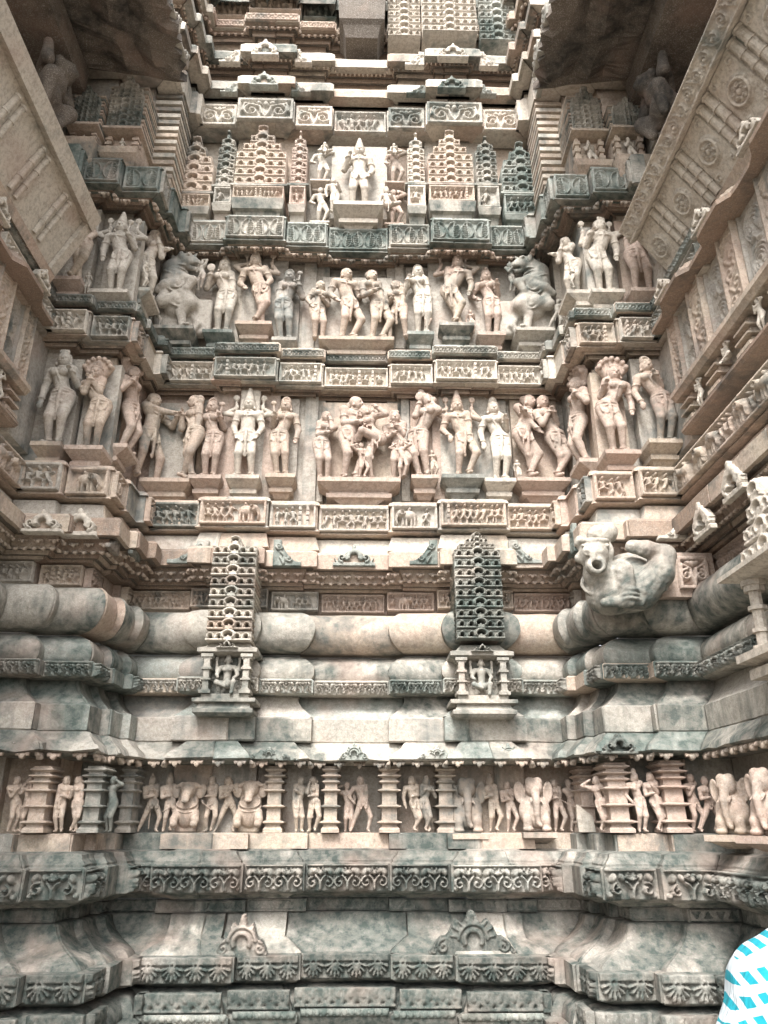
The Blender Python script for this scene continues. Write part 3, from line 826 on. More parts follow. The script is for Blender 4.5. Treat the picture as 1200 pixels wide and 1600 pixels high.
# segment kinds (31): direction & normal follow from the points
# stones: (first segment, last segment, number of cuts)
BLOCKS = [(0, 0, 5), (1, 1, 1), (2, 3, 1), (4, 5, 1), (6, 8, 1), (9, 9, 1), (10, 12, 2), (13, 14, 1), (15, 15, 1),
          (16, 17, 1), (18, 20, 2), (21, 21, 1), (22, 24, 1), (25, 26, 1), (27, 28, 1), (29, 29, 1), (30, 30, 5)]
def seg_rz(i, P):
    d = P[i + 1] - P[i]
    return math.atan2(d[1], d[0])
def sweep_block(prof, omax, path, back, erode, seed, ynear):
    """one stone: list of (segment, u0, u1); prof: [(z, o)]; closed at the back at depth 'back' behind the profile"""
    full = [(z, o) for z, o in prof] + [(z, back) for z, o in prof[::-1]]
    cols = []          # each column: function of o -> (x, y), normal, edge flag
    Pn = plan(0, omax, ynear)
    for si, (i, u0, u1) in enumerate(path):
        L = np.linalg.norm(Pn[i + 1] - Pn[i]) * (u1 - u0)
        n = max(1, int(L / .11))
        us = list(np.linspace(u0, u1, n + 1))
        if si == 0: us = [u0, u0 + (u1 - u0) * min(.12, .008 / max(L, .01))] + us[1:]
        if si == len(path) - 1: us = us[:-1] + [u1 - (u1 - u0) * min(.12, .008 / max(L, .01)), u1]
        for k, u in enumerate(us):
            if si > 0 and k == 0: continue
            ends = (si == 0 and k == 0) or (si == len(path) - 1 and k == len(us) - 1)
            cols.append((i, u, ends))
    V = np.zeros((len(full), len(cols), 3))
    cache = {}
    for a, (z, o) in enumerate(full):
        for b, (i, u, ends) in enumerate(cols):
            oo = o - (.013 if ends and a < len(prof) else 0)
            key = round(oo, 5)
            if key not in cache: cache[key] = plan(oo, omax, ynear)
            P = cache[key]
            p = P[i] * (1 - u) + P[i + 1] * u
            V[a, b] = (p[0], p[1], z)
    nprof = len(prof)
    if erode > 0:
        nz = wob(V[:nprof], seed, 7.0) * .5 + wob(V[:nprof], seed + 3, 22.0) * .5
        P0 = plan(0, omax, ynear)
        nrm = np.zeros((len(cols), 2))
        for b, (i, u, e) in enumerate(cols):
            d = P0[i + 1] - P0[i]; d /= np.linalg.norm(d); nrm[b] = (d[1], -d[0])
            for j2, uu in ((i - 1, 0), (i + 1, 1)):
                if abs(u - uu) < 1e-6 and 0 <= j2 < 31 and len(path) > 1:
                    d2 = P0[j2 + 1] - P0[j2]; d2 /= np.linalg.norm(d2); nrm[b] += (d2[1], -d2[0])
        V[:nprof, :, 0] += nz * nrm[None, :, 0] * erode; V[:nprof, :, 1] += nz * nrm[None, :, 1] * erode
        V[1:nprof - 1, :, 2] += wob(V[1:nprof - 1], seed + 7, 13.0) * erode * .5
    nr, nc = len(full), len(cols)
    F = []
    for a in range(nr):
        a2 = (a + 1) % nr
        for b in range(nc - 1):
            F.append((a * nc + b, a * nc + b + 1, a2 * nc + b + 1, a2 * nc + b))
    caps = []
    for a in range(nprof - 1):
        b2, b1 = nr - 2 - a, nr - 1 - a
        caps.append((a * nc, (a + 1) * nc, b2 * nc, b1 * nc)); caps.append((a * nc + nc - 1, b1 * nc + nc - 1, b2 * nc + nc - 1, (a + 1) * nc + nc - 1))
    return V.reshape(-1, 3), F, caps
def course(wall, name, zo, omax=None, mat='warm', erode=.004, joints=True, round_=False, ynear=YNEAR, panel=None, skip=(), seed=None, mats=None, jit=.007, coremat='joint', _=0):
    """zo: [(pixel row on the outer bay plane, o)] bottom to top -> one moulding of the wall with its stones"""
    prof = [((z_at(py, YC - o) if py > -5000 else None), o) for py, o in zo] if not isinstance(zo[0], np.ndarray) else [tuple(v) for v in zo]
    omax = max(o for z, o in prof) if omax is None else omax
    zmid = sum(z for z, o in prof) / len(prof)
    seed = (hash(name) % 97) if seed is None else seed
    rng = random.Random(len(name) * 131 + int(zmid * 1000))
    back = min(o for z, o in prof) - .10
    # the backing that fills the joints
    omin = min(o for z, o in prof)
    core = MB()
    P = plan(omin - .03, omax, ynear)
    z0, z1 = prof[0][0] + .004, prof[-1][0] - .004
    cp = [(min(max(z, z0), z1), max(o - .022, omin - .03)) for z, o in prof]
    vv = []; ff = []
    for z, o in cp:
        P = plan(o, omax, ynear); vv += [(p[0], p[1], z) for p in P]
    n = 32
    for a in range(len(cp) - 1):
        for b in range(n - 1): ff.append((a * n + b, a * n + b + 1, (a + 1) * n + b + 1, (a + 1) * n + b))
    me = bpy.data.meshes.new(name); me.from_pydata(vv, [], ff); me.update()
    part = link(name, me, coremat, wall)
    for s0, s1, ncut in BLOCKS:
        if (s0, s1) in skip: continue
        # path lengths
        pieces = []
        if s0 == s1 and ncut > 1:
            cuts = [0] + sorted(((k + 1) / ncut + rng.uniform(-.04, .04)) for k in range(ncut - 1)) + [1]
            pieces = [[(s0, cuts[k], cuts[k + 1])] for k in range(ncut)]
        elif ncut == 2:          # a proud block cut in the middle of its face
            m = .5 + rng.uniform(-.22, .22)
            if joints: pieces = [[(s0, 0, 1), (s0 + 1, 0, m)], [(s0 + 1, m, 1), (s1, 0, 1)]]
            else: pieces = [[(i, 0, 1) for i in range(s0, s1 + 1)]]
        else: pieces = [[(i, 0, 1) for i in range(s0, s1 + 1)]]
        for path in pieces:
            dj = rng.uniform(-jit, jit)
            pf = [(z, o + dj) for z, o in prof]
            V, F, caps = sweep_block(pf, omax + dj, path, back, erode(s0) if callable(erode) else erode, rng.uniform(0, 50), ynear)
            me = bpy.data.meshes.new('stone_block'); me.from_pydata(V.tolist(), [], F + [tuple(c) for c in caps]); me.update()
            if round_:
                for p in me.polygons: p.use_smooth = True
                me.set_sharp_from_angle(angle=R(40))
            link('stone_block', me, (rng.choice(mats) if mats else mat), part)
    if panel: add_panels(part, omax, ynear=ynear, **panel)
    return part
FRONT = [1, 3, 9, 11, 13, 15, 17, 19, 21, 27, 29]
def add_panels(part, omax, pat, o, rows, res=.0065, segs=None, name='carved_panel', mat='warm', thick=.012, over=None, ynear=YNEAR, inset=.012, mats=None, sides=True, vary=None, ylim=2.2, **kw):
    z0 = z_at(rows[0], YC - o); z1 = z_at(rows[1], YC - o); h = z1 - z0
    segs = (FRONT + ([4, 8, 22, 26, 0, 30] if sides else [])) if segs is None else segs
    cache = {}
    for i in segs:
        P = plan(o, omax, ynear); a, b = P[i].copy(), P[i + 1].copy()
        if i == 0: a[1] = max(a[1], ylim)
        if i == 30: b[1] = max(b[1], ylim)
        L = float(np.linalg.norm(b - a)); rz = math.atan2(b[1] - a[1], b[0] - a[0])
        if L < .10: continue
        u = (b - a) / L; nml = np.array([u[1], -u[0]])
        w = L - 2 * inset
        p = (over or {}).get(i, pat)
        me = relief_mesh(p, w, h, res if i not in (0, 30) else res * 1.5, thick, **kw)
        q = a + u * inset + nml * .002
        rr = random.Random(i * 7 + int(z0 * 100))
        link(name, me, (rr.choice(mats) if mats else mat), part, (q[0], q[1], z0), rz)
def fringe(part, name, rows, o, mat, n_per_m=9, size=(.07, .05, .035), omax=None, segs=None, ylim=2.0, ynear=YNEAR, up=False):
    """row of little carved drops / teeth: one part, too small to count"""
    m = MB(); z = z_at(rows, YC - o)
    P = plan(o, o if omax is None else omax, ynear)
    for i in range(31):
        if segs is not None and i not in segs: continue
        a, b = P[i].copy(), P[i + 1].copy()
        if i == 0: a[1] = max(a[1], ylim)
        if i == 30: b[1] = max(b[1], ylim)
        L = float(np.linalg.norm(b - a))
        if L < .05: continue
        u = (b - a) / L; nm = np.array([u[1], -u[0]]); n = max(1, int(L * n_per_m)); st = L / n
        for k in range(n):
            c = a + u * (k + .5) * st; w, hh, d = size[0] * min(1, st / size[0]) * .5, size[1], size[2]
            s = 1 if up else -1
            def pt(du, dn, dz): q = c + u * du + nm * dn; return (q[0], q[1], z + dz)
            for (c0, ww, h2, dd) in ((0, .5, 1.0, 1.0), (-.62, .36, .62, .7), (.62, .36, .62, .7)) if size[0] > .055 else ((0, .8, 1, 1),):
                cc = c0 * w
                m.loft([[pt(cc - w * ww, 0, 0), pt(cc + w * ww, 0, 0), pt(cc + w * ww, -.01, 0), pt(cc - w * ww, -.01, 0)],
                        [pt(cc - w * ww, d * dd * .7, s * hh * h2 * .35), pt(cc + w * ww, d * dd * .7, s * hh * h2 * .35), pt(cc + w * ww, -.01, s * hh * h2 * .35), pt(cc - w * ww, -.01, s * hh * h2 * .35)],
                        [pt(cc * 1.1 - w * ww * .6, d * dd, s * hh * h2 * .75), pt(cc * 1.1 + w * ww * .6, d * dd, s * hh * h2 * .75), pt(cc * 1.1 + w * ww * .6, -.01, s * hh * h2 * .75), pt(cc * 1.1 - w * ww * .6, -.01, s * hh * h2 * .75)],
                        [pt(cc * 1.2 - w * .08, d * dd * .8, s * hh * h2), pt(cc * 1.2 + w * .08, d * dd * .8, s * hh * h2), pt(cc * 1.2 + w * .08, -.01, s * hh * h2), pt(cc * 1.2 - w * .08, -.01, s * hh * h2)]])
    o_ = m.build(name, mat, part, smooth=True); tag(o_, kind='stuff')
    return o_
def crest(part, px, row, Yp, w, h, pat='crest', mat='teal', rz=0.0, res=.006, flip=False, X=None, name='arch_crest', thick=.055, **kw):
    if abs(rz) > .1: kw['amp'] = .014; thick = .03
    p = at(px, row, Yp) if X is None else at_x(px, row, X)
    me = relief_mesh(pat, w, h, res, thick, **kw)
    o = link(name, me, mat, part, (p[0] - w / 2 * math.cos(rz), p[1] - w / 2 * math.sin(rz), p[2]), rz)
    if flip:
        o.scale = (-1, 1, 1); o.location = (p[0] + w / 2 * math.cos(rz), p[1] + w / 2 * math.sin(rz), p[2])
    return o
# ------------------------------------------------------------------ ground
gm = M['wall']
g = MB(); g.box(-60, 60, -60, 60, -.4, 0.0)
gr = g.build('ground', 'paving'); tag(gr, kind='structure')

# ------------------------------------------------------------------ THE WALL
wall = empty('temple_wall', (0, 0, 0))
tag(wall, 'carved sandstone temple wall of stacked mouldings and friezes round a stepped recess', 'temple wall')
ZB = z_at(1612, YC - .7)
def crs(*a, **k): return course(wall, *a, **k)
# plinth under the picture
course(wall, 'base_plinth', [np.array([.0, .80]), np.array([ZB - .04, .80]), np.array([ZB, .76])], mat='stained')
pz = crs('lotus_roll', [(1612, .66), (1596, .70), (1588, .70), (1580, .66), (1575, .66), (1560, .64), (1548, .60), (1541, .54), (1538, .50)], mats=['lowdark', 'low', 'low'], round_=True,
    panel=dict(pat='tongues', o=.66, rows=(1575, 1546), res=.008, mats=['low', 'lowdark']))
add_panels(pz, .7, 'beads', .70, (1592, 1580), res=.005, mat='teal', sides=False)
crs('fan_band', [(1538, .48), (1534, .58), (1530, .61), (1493, .61), (1489, .57)], mats=['lowdark', 'low', 'low'],
    panel=dict(pat='fans', o=.61, rows=(1532, 1492), res=.007, mats=['lowdark', 'low'], thick=.02))
bell = crs('bell_moulding', [(1489, .56), (1484, .55), (1474, .50), (1463, .43), (1450, .37), (1438, .335), (1430, .325), (1426, .31), (1424, .27)], mats=['low', 'low', 'stained', 'low'], round_=True)
crs('diamond_band', [(1424, .26), (1423, .28), (1404, .28), (1403, .26)], mats=['low', 'lowdark'],
    panel=dict(pat='diamond', o=.285, rows=(1421, 1406), res=.007, mats=['low', 'low']))
crs('foliage_band', [(1403, .36), (1399, .40), (1397, .42), (1395, .47), (1392, .49), (1350, .49), (1347, .47), (1344, .47), (1336, .44), (1330, .43), (1328, .38), (1326, .35)], mats=['lowdark', 'low', 'low'],
    panel=dict(pat='foliate', o=.49, rows=(1393, 1351), res=.006, mats=['lowdark', 'low', 'dark', 'low']), erode=.006)
crs('figure_plinth', [(1326, .34), (1303, .34), (1301, .31)], mats=['low', 'warm', 'low'])
crs('figure_recess', [(1301, .12), (1250, .12), (1196, .12)], mats=['warm', 'pinkstat', 'wall'], erode=.007)
ev = crs('drop_eave', [(1196, .20), (1194, .34), (1190, .40), (1189, .44), (1186, .46), (1178, .44), (1168, .38), (1163, .36), (1160, .34)], mats=['teal', 'stained', 'stained'], erode=lambda s0: .032 if s0 < 5 else .013, round_=True)
fringe(ev, 'lotus_drops', 1189, .425, 'warm', 8.5, (.085, .048, .03))
crs('plain_course', [(1160, .33), (1158, .34), (1123, .34), (1121, .32)], mats=['stained', 'teal', 'stained', 'wall'], erode=.007, jit=.008)
crs('flared_neck', [(1121, .30), (1116, .27), (1107, .215), (1097, .18), (1088, .165), (1087, .16)], omax=.30, mats=['stained', 'wall', 'teal'], round_=True, erode=.006)
crs('leaf_band', [(1087, .22), (1085, .29), (1083, .31), (1063, .31), (1061, .29)], mats=['stained', 'teal', 'warm'],
    panel=dict(pat='foliate', o=.31, rows=(1083, 1064), res=.006, mats=['stained', 'teal', 'stained'], amp=.024))
crs('cushion_moulding', [(1061, .27), (1055, .285), (1045, .285), (1038, .265), (1031, .22), (1027, .16), (1025, .09)], mats=['stained', 'wall', 'pale', 'teal'], round_=True, erode=.005)
crs('shadow_recess', [(1025, .0), (1014, .0)], mat='wall')
# the big roll
ztop, zbot = z_at(957, YC - .24), z_at(1016, YC - .30)
zc_, rr_ = (ztop + zbot) / 2, (ztop - zbot) / 2
tor = [np.array([zc_ - rr_ * math.cos(t), .20 + rr_ * .98 * math.sin(t)]) for t in np.linspace(R(4), R(176), 15)]
roll = crs('round_roll', tor, mats=['stained', 'stained', 'warm', 'stained'], round_=True, erode=.006, jit=.006)
crs('dancer_frieze', [(957, .06), (922, .06)], mats=['warm', 'pinkstat'], panel=dict(pat='people', o=.075, rows=(956, 928), res=.006, mats=['warm', 'pinkstat', 'wall'], ele=.05))
cs = crs('stepped_cornice', [(922, .14), (917, .15), (916, .20), (910, .21), (908, .26), (902, .27), (889, .30), (887, .36), (885, .385), (863, .385), (860, .35)], mats=['warm', 'red', 'warm'])
fringe(cs, 'lower_teeth', 906, .275, 'warm', 16, (.05, .03, .018)); fringe(cs, 'upper_teeth', 895, .315, 'warm', 12, (.07, .035, .02))
crs('upper_recess', [(860, .20), (840, .17), (839, .12)], mats=['wall', 'pale', 'warm'])
crs('stepped_soffit', [(839, .06), (838, .10), (836, .10), (835.5, .14), (833.5, .14), (833, .18)], mats=['red', 'warm', 'red'])
crs('elephant_frieze', [(833, .20), (831, .225), (828, .205), (791, .205), (790, .225), (786, .215), (784, .18)], mats=['warm', 'pinkstat', 'warm', 'wall'],
    panel=dict(pat='people', o=.205, rows=(828, 791), res=.0055, mats=['warm', 'warm', 'wall', 'stained'], ele=.3))
SK0 = [(0, 0), (30, 30)]
YU = 4.2
def crsu(*a, **k): return course(wall, *a, ynear=YU, **k)
crsu('lower_statue_wall', [(784, .0), (700, .0), (622, .0)], mats=['wall', 'wall', 'pinkstat'], erode=.004)
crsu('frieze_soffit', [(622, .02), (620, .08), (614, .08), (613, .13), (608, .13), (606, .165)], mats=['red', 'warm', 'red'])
crsu('amorous_frieze', [(606, .175), (604, .20), (602, .185), (572, .185), (571, .20), (569, .19), (568, .15)], mats=['warm', 'pale', 'warm', 'wall'],
    panel=dict(pat='people', o=.185, rows=(602, 573), res=.0055, mats=['warm', 'pale', 'stained', 'pale'], ele=.0))
crsu('petal_ledge', [(568, .11), (563, .11), (562, .17), (559, .20), (548, .20), (545, .17)], mats=['dark', 'teal', 'stained', 'warm'],
    panel=dict(pat='smallleaf', o=.20, rows=(559, 549), res=.006, mats=['dark', 'teal', 'stained']))
crsu('upper_statue_wall', [(545, .0), (480, .0), (412, .0)], mats=['wall', 'pale', 'wall'], erode=.004)
YV = 4.90
def crsv(*a, **k): return course(wall, *a, ynear=YV, **k)
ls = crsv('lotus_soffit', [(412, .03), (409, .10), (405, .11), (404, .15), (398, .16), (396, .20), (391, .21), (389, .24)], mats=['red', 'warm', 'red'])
fringe(ls, 'hanging_petals', 398, .215, 'warm', 9, (.09, .05, .04), ynear=YV)
crsv('palm_leaf_band', [(388, .26), (386, .285), (384, .27), (353, .27), (351, .285), (348, .25)], mats=['teal', 'teal', 'stained'],
    panel=dict(pat='leaves', o=.27, rows=(384, 353), res=.0065, mats=['teal', 'teal', 'stained']))
ZM = [(0, 0), (30, 30)]
crsv('shrine_wall', [(348, .0), (280, .0), (212, .0)], mats=['wall', 'warm', 'pale'], erode=.004)
crsv('panel_soffit', [(212, .06), (210, .11), (206, .12), (205, .17)], mats=['red', 'warm'])
crsv('scroll_panels', [(205, .20), (203, .22), (172, .22), (170, .20), (169, .17), (164, .17), (163, .12)], mats=['pale', 'warm', 'wall'],
    panel=dict(pat='scrollpanel', o=.22, rows=(203, 172), res=.008, mats=['stained', 'pale', 'pale'], over={15: 'people', 17: 'scrollpanel'}))
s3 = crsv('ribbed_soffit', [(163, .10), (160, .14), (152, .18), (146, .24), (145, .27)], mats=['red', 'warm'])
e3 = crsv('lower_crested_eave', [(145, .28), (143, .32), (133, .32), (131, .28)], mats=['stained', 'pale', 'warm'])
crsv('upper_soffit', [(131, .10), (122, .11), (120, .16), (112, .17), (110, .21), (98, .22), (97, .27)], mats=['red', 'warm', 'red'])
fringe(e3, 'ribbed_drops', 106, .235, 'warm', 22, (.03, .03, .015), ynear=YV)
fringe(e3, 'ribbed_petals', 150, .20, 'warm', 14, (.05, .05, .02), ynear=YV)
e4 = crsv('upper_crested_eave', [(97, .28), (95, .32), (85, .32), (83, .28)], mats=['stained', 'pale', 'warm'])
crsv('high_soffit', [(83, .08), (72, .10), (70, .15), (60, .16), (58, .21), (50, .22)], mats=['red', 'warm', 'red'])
fringe(e4, 'high_drops', 56, .23, 'warm', 16, (.045, .035, .02), ynear=YV)
crsv('high_ledge', [(50, .24), (48, .27), (38, .27), (36, .24)], mats=['warm', 'pale'], panel=dict(pat='smallleaf', o=.27, rows=(47, 38), res=.009, mat='warm'))
crsv('high_figure_frieze', [(36, .12), (8, .12)], mats=['warm', 'wall'], panel=dict(pat='people', o=.125, rows=(35, 9), res=.009, mats=['pale', 'warm', 'teal'], ele=0., thick=.012,
     over={11: 'people', 19: 'lattice', 21: 'lattice', 17: 'lattice'}) | {})
crsv('top_eave', [(8, .16), (6, .30), (-8, .32), (-10, .25)], mats=['stained', 'teal'])
crsv('top_wall', [(-10, .1), (-60, .1), (-140, .1)], mats=['wall', 'warm'])

# crests on the eaves (pixel, row of the base, size) on the bay planes
PXM = 1200.0
def wpx(px_w, row, Y):      # width in metres of px_w pixels at that place
    return float(at(600 + px_w / 2, row, Y)[0] - at(600 - px_w / 2, row, Y)[0])
for px, row, wpx_, hpx, pat, fl in ((292, 880, 62, 34, 'halfcrest', 0), (448, 884, 44, 38, 'halfcrest', 1), (553, 885, 66, 32, 'crest', 0), (662, 882, 44, 36, 'halfcrest', 0), (822, 880, 50, 34, 'halfcrest', 1)):
    Y = YC - .395 + (.07 if 501 < px < 606 else 0)
    crest(cs, px, row, Y, wpx(wpx_, row, Y), wpx(hpx, row, Y) * 1.15, pat, 'teal', flip=bool(fl), res=.005)
for px, row, w_, h_, pat, fl in ((65, 832, 62, 36, 'crest', 0), (122, 838, 56, 44, 'crest', 0)):
    Y = Y1 - .40 if px < 90 else Y2 - .40
    crest(cs, px, row, Y, wpx(w_, row, Y), wpx(h_, row, Y) * 1.1, pat, 'pale', res=.005)
crest(cs, 1052, 842, Y1 - .40, wpx(46, 840, 4.9), wpx(34, 840, 4.9), 'halfcrest', 'pale', res=.005)
for i, (px, row) in enumerate(((178, 862), (212, 872))):
    crest(cs, px, row, [5.1, 5.35][i], .20, .22, 'halfcrest', 'stained', rz=R(90), res=.006)
crest(cs, 893, 868, 5.25, .20, .22, 'halfcrest', 'teal', rz=R(-90), res=.006)
for px, row in ((1100, 836), (1148, 775)):
    p = at_x(px, row, CX + A_ - .39)
    crest(cs, px, row, p[1], .26, .24, 'crest', 'pale', rz=R(-90), X=CX + A_ - .39, res=.005)
for px, row, w_, h_ in ((553, 1192, 48, 26), (447, 1192, 40, 10), (683, 1190, 62, 20), (795, 1192, 52, 26), (420, 1190, 70, 18)):
    crest(ev, px, row - 4, YC - .47, wpx(w_, row, 5.55), wpx(h_, row, 5.55), 'gable', 'teal', res=.004, thick=.06)
crest(ev, 968, 1178, Y2 - .47, .22, .13, 'crest', 'dark', res=.005)
p = at_x(1155, 1160, CX + A_ - .46); 0 and crest(ev, 1155, 1160, 0, .30, .16, 'crest', 'warm', rz=R(-90), X=CX + A_ - .46)
for px, row, w_, h_, mt in ((376, 1497, 84, 70, 'low'), (740, 1494, 140, 74, 'lowdark')):
    crest(bell, px, row, YC - .615, wpx(w_, row, 5.4), wpx(h_, row, 5.4) * .85, 'gable', mt, thick=.10)
0 and crest(bell, 1135, 1500, Y1 - .60, .20, .20, 'crest', 'stained', thick=.08, amp=.015)
for px, row, w_, h_, pat, fl, part, Y in (
        (412, 137, 44, 20, 'crest', 0, e3, YC - .40), (357, 146, 26, 14, 'halfcrest', 0, e3, YC - .33), (470, 146, 30, 15, 'halfcrest', 1, e3, YC - .33),
        (706, 142, 44, 18, 'crest', 0, e3, YC - .40), (650, 148, 30, 12, 'halfcrest', 0, e3, YC - .33), (763, 149, 26, 14, 'halfcrest', 1, e3, YC - .33),
        (414, 90, 42, 24, 'crest', 0, e4, YC - .40), (358, 99, 32, 18, 'halfcrest', 0, e4, YC - .33), (474, 100, 26, 20, 'halfcrest', 1, e4, YC - .33),
        (708, 93, 48, 20, 'crest', 0, e4, YC - .40), (648, 104, 30, 20, 'halfcrest', 0, e4, YC - .33), (764, 106, 30, 22, 'halfcrest', 1, e4, YC - .33)):
    crest(part, px, row - 2, Y, wpx(w_, row, Y), wpx(h_, row, Y) * 1.5, pat, 'teal' if row > 120 else 'pale', flip=bool(fl), res=.008)
for (xa, xb, y0, y1) in ((471, 492, 784, 624), (628, 641, 784, 624), (470, 490, 545, 416), (618, 632, 545, 416)):
    a, b = at(xa, y0, YC - .03), at(xb, y0, YC - .03); m = MB(); m.box(a[0], b[0], YC - .035, YC + .1, a[2] + .005, z_at(y1, YC)); m.build('pilaster_strip', 'wall', wall)
# corbel block hanging from the spire above the axis
mb = MB(); q = at(565, 52, 5.6)
mb.rects([(q[2], .17, .30), (q[2] + .12, .20, .36), (q[2] + .16, .24, .40), (q[2] + .75, .26, .42)], cx=q[0], yb=5.95)
mb.build('corbel_block', 'shaded', wall)
# pierced spire panels at the top right
for (x0, x1, ya, yb) in ((606, 657, 62, 2), (660, 746, 54, -8), (750, 808, 68, 0)):
    Y = YC - (.34 if x0 == 660 else .28)
    a = at(x0, ya, Y); w = wpx(x1 - x0, ya, Y); h = z_at(yb, Y) - z_at(ya, Y)
    me = relief_mesh('lattice', w, h, .008, .2, tiers=6, apex=.0); link('pierced_panel', me, 'pale' if x0 < 700 else 'teal', wall, (a[0], Y, a[2]))
# ------------------------------------------------------------------ THE TWO PORCH BALCONIES on the side walls
def obj_basis(o, X, Y, Z, loc):
    o.matrix_world = Matrix(((X[0], Y[0], Z[0], loc[0]), (X[1], Y[1], Z[1], loc[1]), (X[2], Y[2], Z[2], loc[2]), (0, 0, 0, 1)))
def porch(s):
    """s = +1 the right hand one, -1 the left hand one"""
    right = s > 0
    root = empty('porch_balcony')
    tag(root, 'right hand stone balcony with roundels and shafts carved on its leaning seat back' if right else 'left hand stone balcony with plain leaning seat back and paired thin shafts', 'balcony', 'projecting balconies')
    def X(x): return CX + s * x
    mt = 'warm'
    def bx(name, x0, x1, y0, y1, z0, z1, mat=mt):
        m = MB(); a, b = sorted((X(x0), X(x1))); m.box(a, b, y0, y1, z0, z1); return m.build(name, mat, root)
    def face(pat, x, y0, y1, z0, z1, name, mat=mt, res=.008, thick=.05, **kw):
        """relief on a plane facing the bay; runs y0 (near) .. y1 (far)"""
        me = relief_mesh(pat, y1 - y0, z1 - z0, res, thick, **kw)
        if right: return link(name, me, mat, root, (X(x), y1, z0), R(-90))
        return link(name, me, mat, root, (X(x), y0, z0), R(90))
    # ledge over the frieze, stub pilasters with squatting figures, second ledge
    YF = 4.92
    def ledge(name, x, z, h, d, y0=2.2, y1=YF, mat='red'):
        m = MB()
        pr = [(z, x + d), (z + h * .35, x + d * .35), (z + h * .5, x), (z + h, x), (z + h, x + .25), (z, x + .25)]
        rings = [[(X(xx), y, zz) for zz, xx in pr] for y in (y0, y1)]
        if right: rings = rings[::-1]
        m.loft(rings); return m.build(name, mat, root)
    ledge('lower_ledge', 2.40, 4.245, .04, .02, mat='red')
    bx('pilaster_backing', 2.52, 2.75, 2.2, YF, 4.29, 4.51, 'wall')
    y = YF - .12; k = 0
    while y > 2.4:
        m = MB(); zz = 4.29
        for q, (hh, w) in enumerate(((.03, .085), (.05, .055), (.018, .085), (.05, .055), (.018, .08), (.054, .06))):
            a, b = sorted((X(2.40 + .04 * (w < .07)), X(2.56))); m.box(a, b, y - w, y + w, zz, zz + hh - .004); zz += hh
        m.build('stub_pilaster', mt, root)
        S = Sculpt(); S.frame((0, 0, 0), .27, rotm(0, 0, 0)); figure(S, (0, -.02, -.03), .25, legs='sit' if k % 2 else 'bend', la='breast', ra='raise', detail=False, crown='bun', skirt=False)
        f = link('seated_figure', S.mesh('seated_figure', .008), 'pale', root, (X(2.44), y - .22, 4.30), R(-90) if right else R(90))
        y -= .44; k += 1
    ledge('upper_ledge', 2.36, 4.51, .07, .03, mat='warm')
    # vertical slabs
    y = YF; k = 0
    seq = [('leafslab', .16, 2.43), ('swirl', .24, 2.46), ('leafslab', .22, 2.42), ('swirl', .30, 2.46), ('leafslab', .22, 2.42), ('swirl', .32, 2.46), ('leafslab', .24, 2.42), ('swirl', .30, 2.46)]
    for pat, w, x in seq:
        face(pat, x, y - w + .004, y - .004, 4.585, 5.20, 'jamb_slab', 'wall' if pat == 'swirl' else 'warm', .007, .3); y -= w
    bx('wall_pier', 2.47, 2.9, YF + .003, 5.29, 4.215, 5.9, 'wall')
    # corrugated eave, wavy in plan
    for q, (zz, x) in enumerate(((5.19, 2.30), (5.235, 2.34), (5.275, 2.38), (5.31, 2.43))):
        m = MB(); n = 40; ya, yb = 2.0, 5.02
        ring = []
        for side in (0, 1):
            pts = []
            for i in range(n + 1):
                yy = ya + (yb - ya) * i / n
                c = .0
                t = (yb - yy) % .72
                c = .07 if t > .34 else 0.0
                if .28 < t <= .34: c = .07 * (t - .28) / .06
                if t > .68: c = .07 * (.72 - t) / .04
                xx = (x - c + .035) if side == 0 else 2.8
                pts.append((X(xx), yy))
            ring += pts if side == 0 else pts[::-1]
        if not right: ring = ring[::-1]
        zt = zz + (.038 if q < 3 else .03)
        m.loft([[(a, b, zz) for a, b in ring], [(a + s * .008, b, zz + .008) for a, b in ring], [(a + s * .004, b, zt) for a, b in ring]])
        m.build('eave_course', 'warm' if q else 'red', root)
    for yy in (4.72, 4.0, 3.3, 2.6):
        crest(root, 0, 0, 0, .26, .16, 'crest', 'pale', rz=R(-90) if right else R(90), X=None, res=.007) if False else None
        me = relief_mesh('crest', .26, .16, .007, .03, amp=.014)
        link('arch_crest', me, 'pale', root, (X(2.33), yy + (.13 if right else -.13), 5.34), R(-90) if right else R(90))
    bx('seat_support', 2.56, 3.2, 2.0, 4.86, 5.34, 5.56, 'red')
    # leaning seat back
    xb, zb, xt, zt = (2.575, 5.565, 2.195, 6.135) if right else (2.40, 5.51, 2.10, 6.15)
    ya, yb = 2.0, 4.90
    Zv = Vector((s * (xt - xb), 0, zt - zb)); H = Zv.length; Zv.normalize()
    Xv = Vector((0, -1, 0)) if right else Vector((0, 1, 0))
    Yv = Zv.cross(Xv)
    org = Vector((X(xb), yb if right else ya, zb))
    def place(me, name, mat, u, v, dy=0.0):
        o = link(name, me, mat, None)
        loc = org + Xv * u + Zv * v + Yv * dy
        obj_basis(o, Xv, Yv, Zv, loc); o.parent = root
        return o
    L = yb - ya
    m = MB(); m.box(0, L, .012, .13, 0, H); back = place(bpy.data.meshes.new('seat_back'), 'seat_back', 'wall', 0, 0) if False else None
    o = m.build('seat_back', 'pale' if right else 'pale'); obj_basis(o, Xv, Yv, Zv, org); o.parent = root
    rim = .15 if right else .13
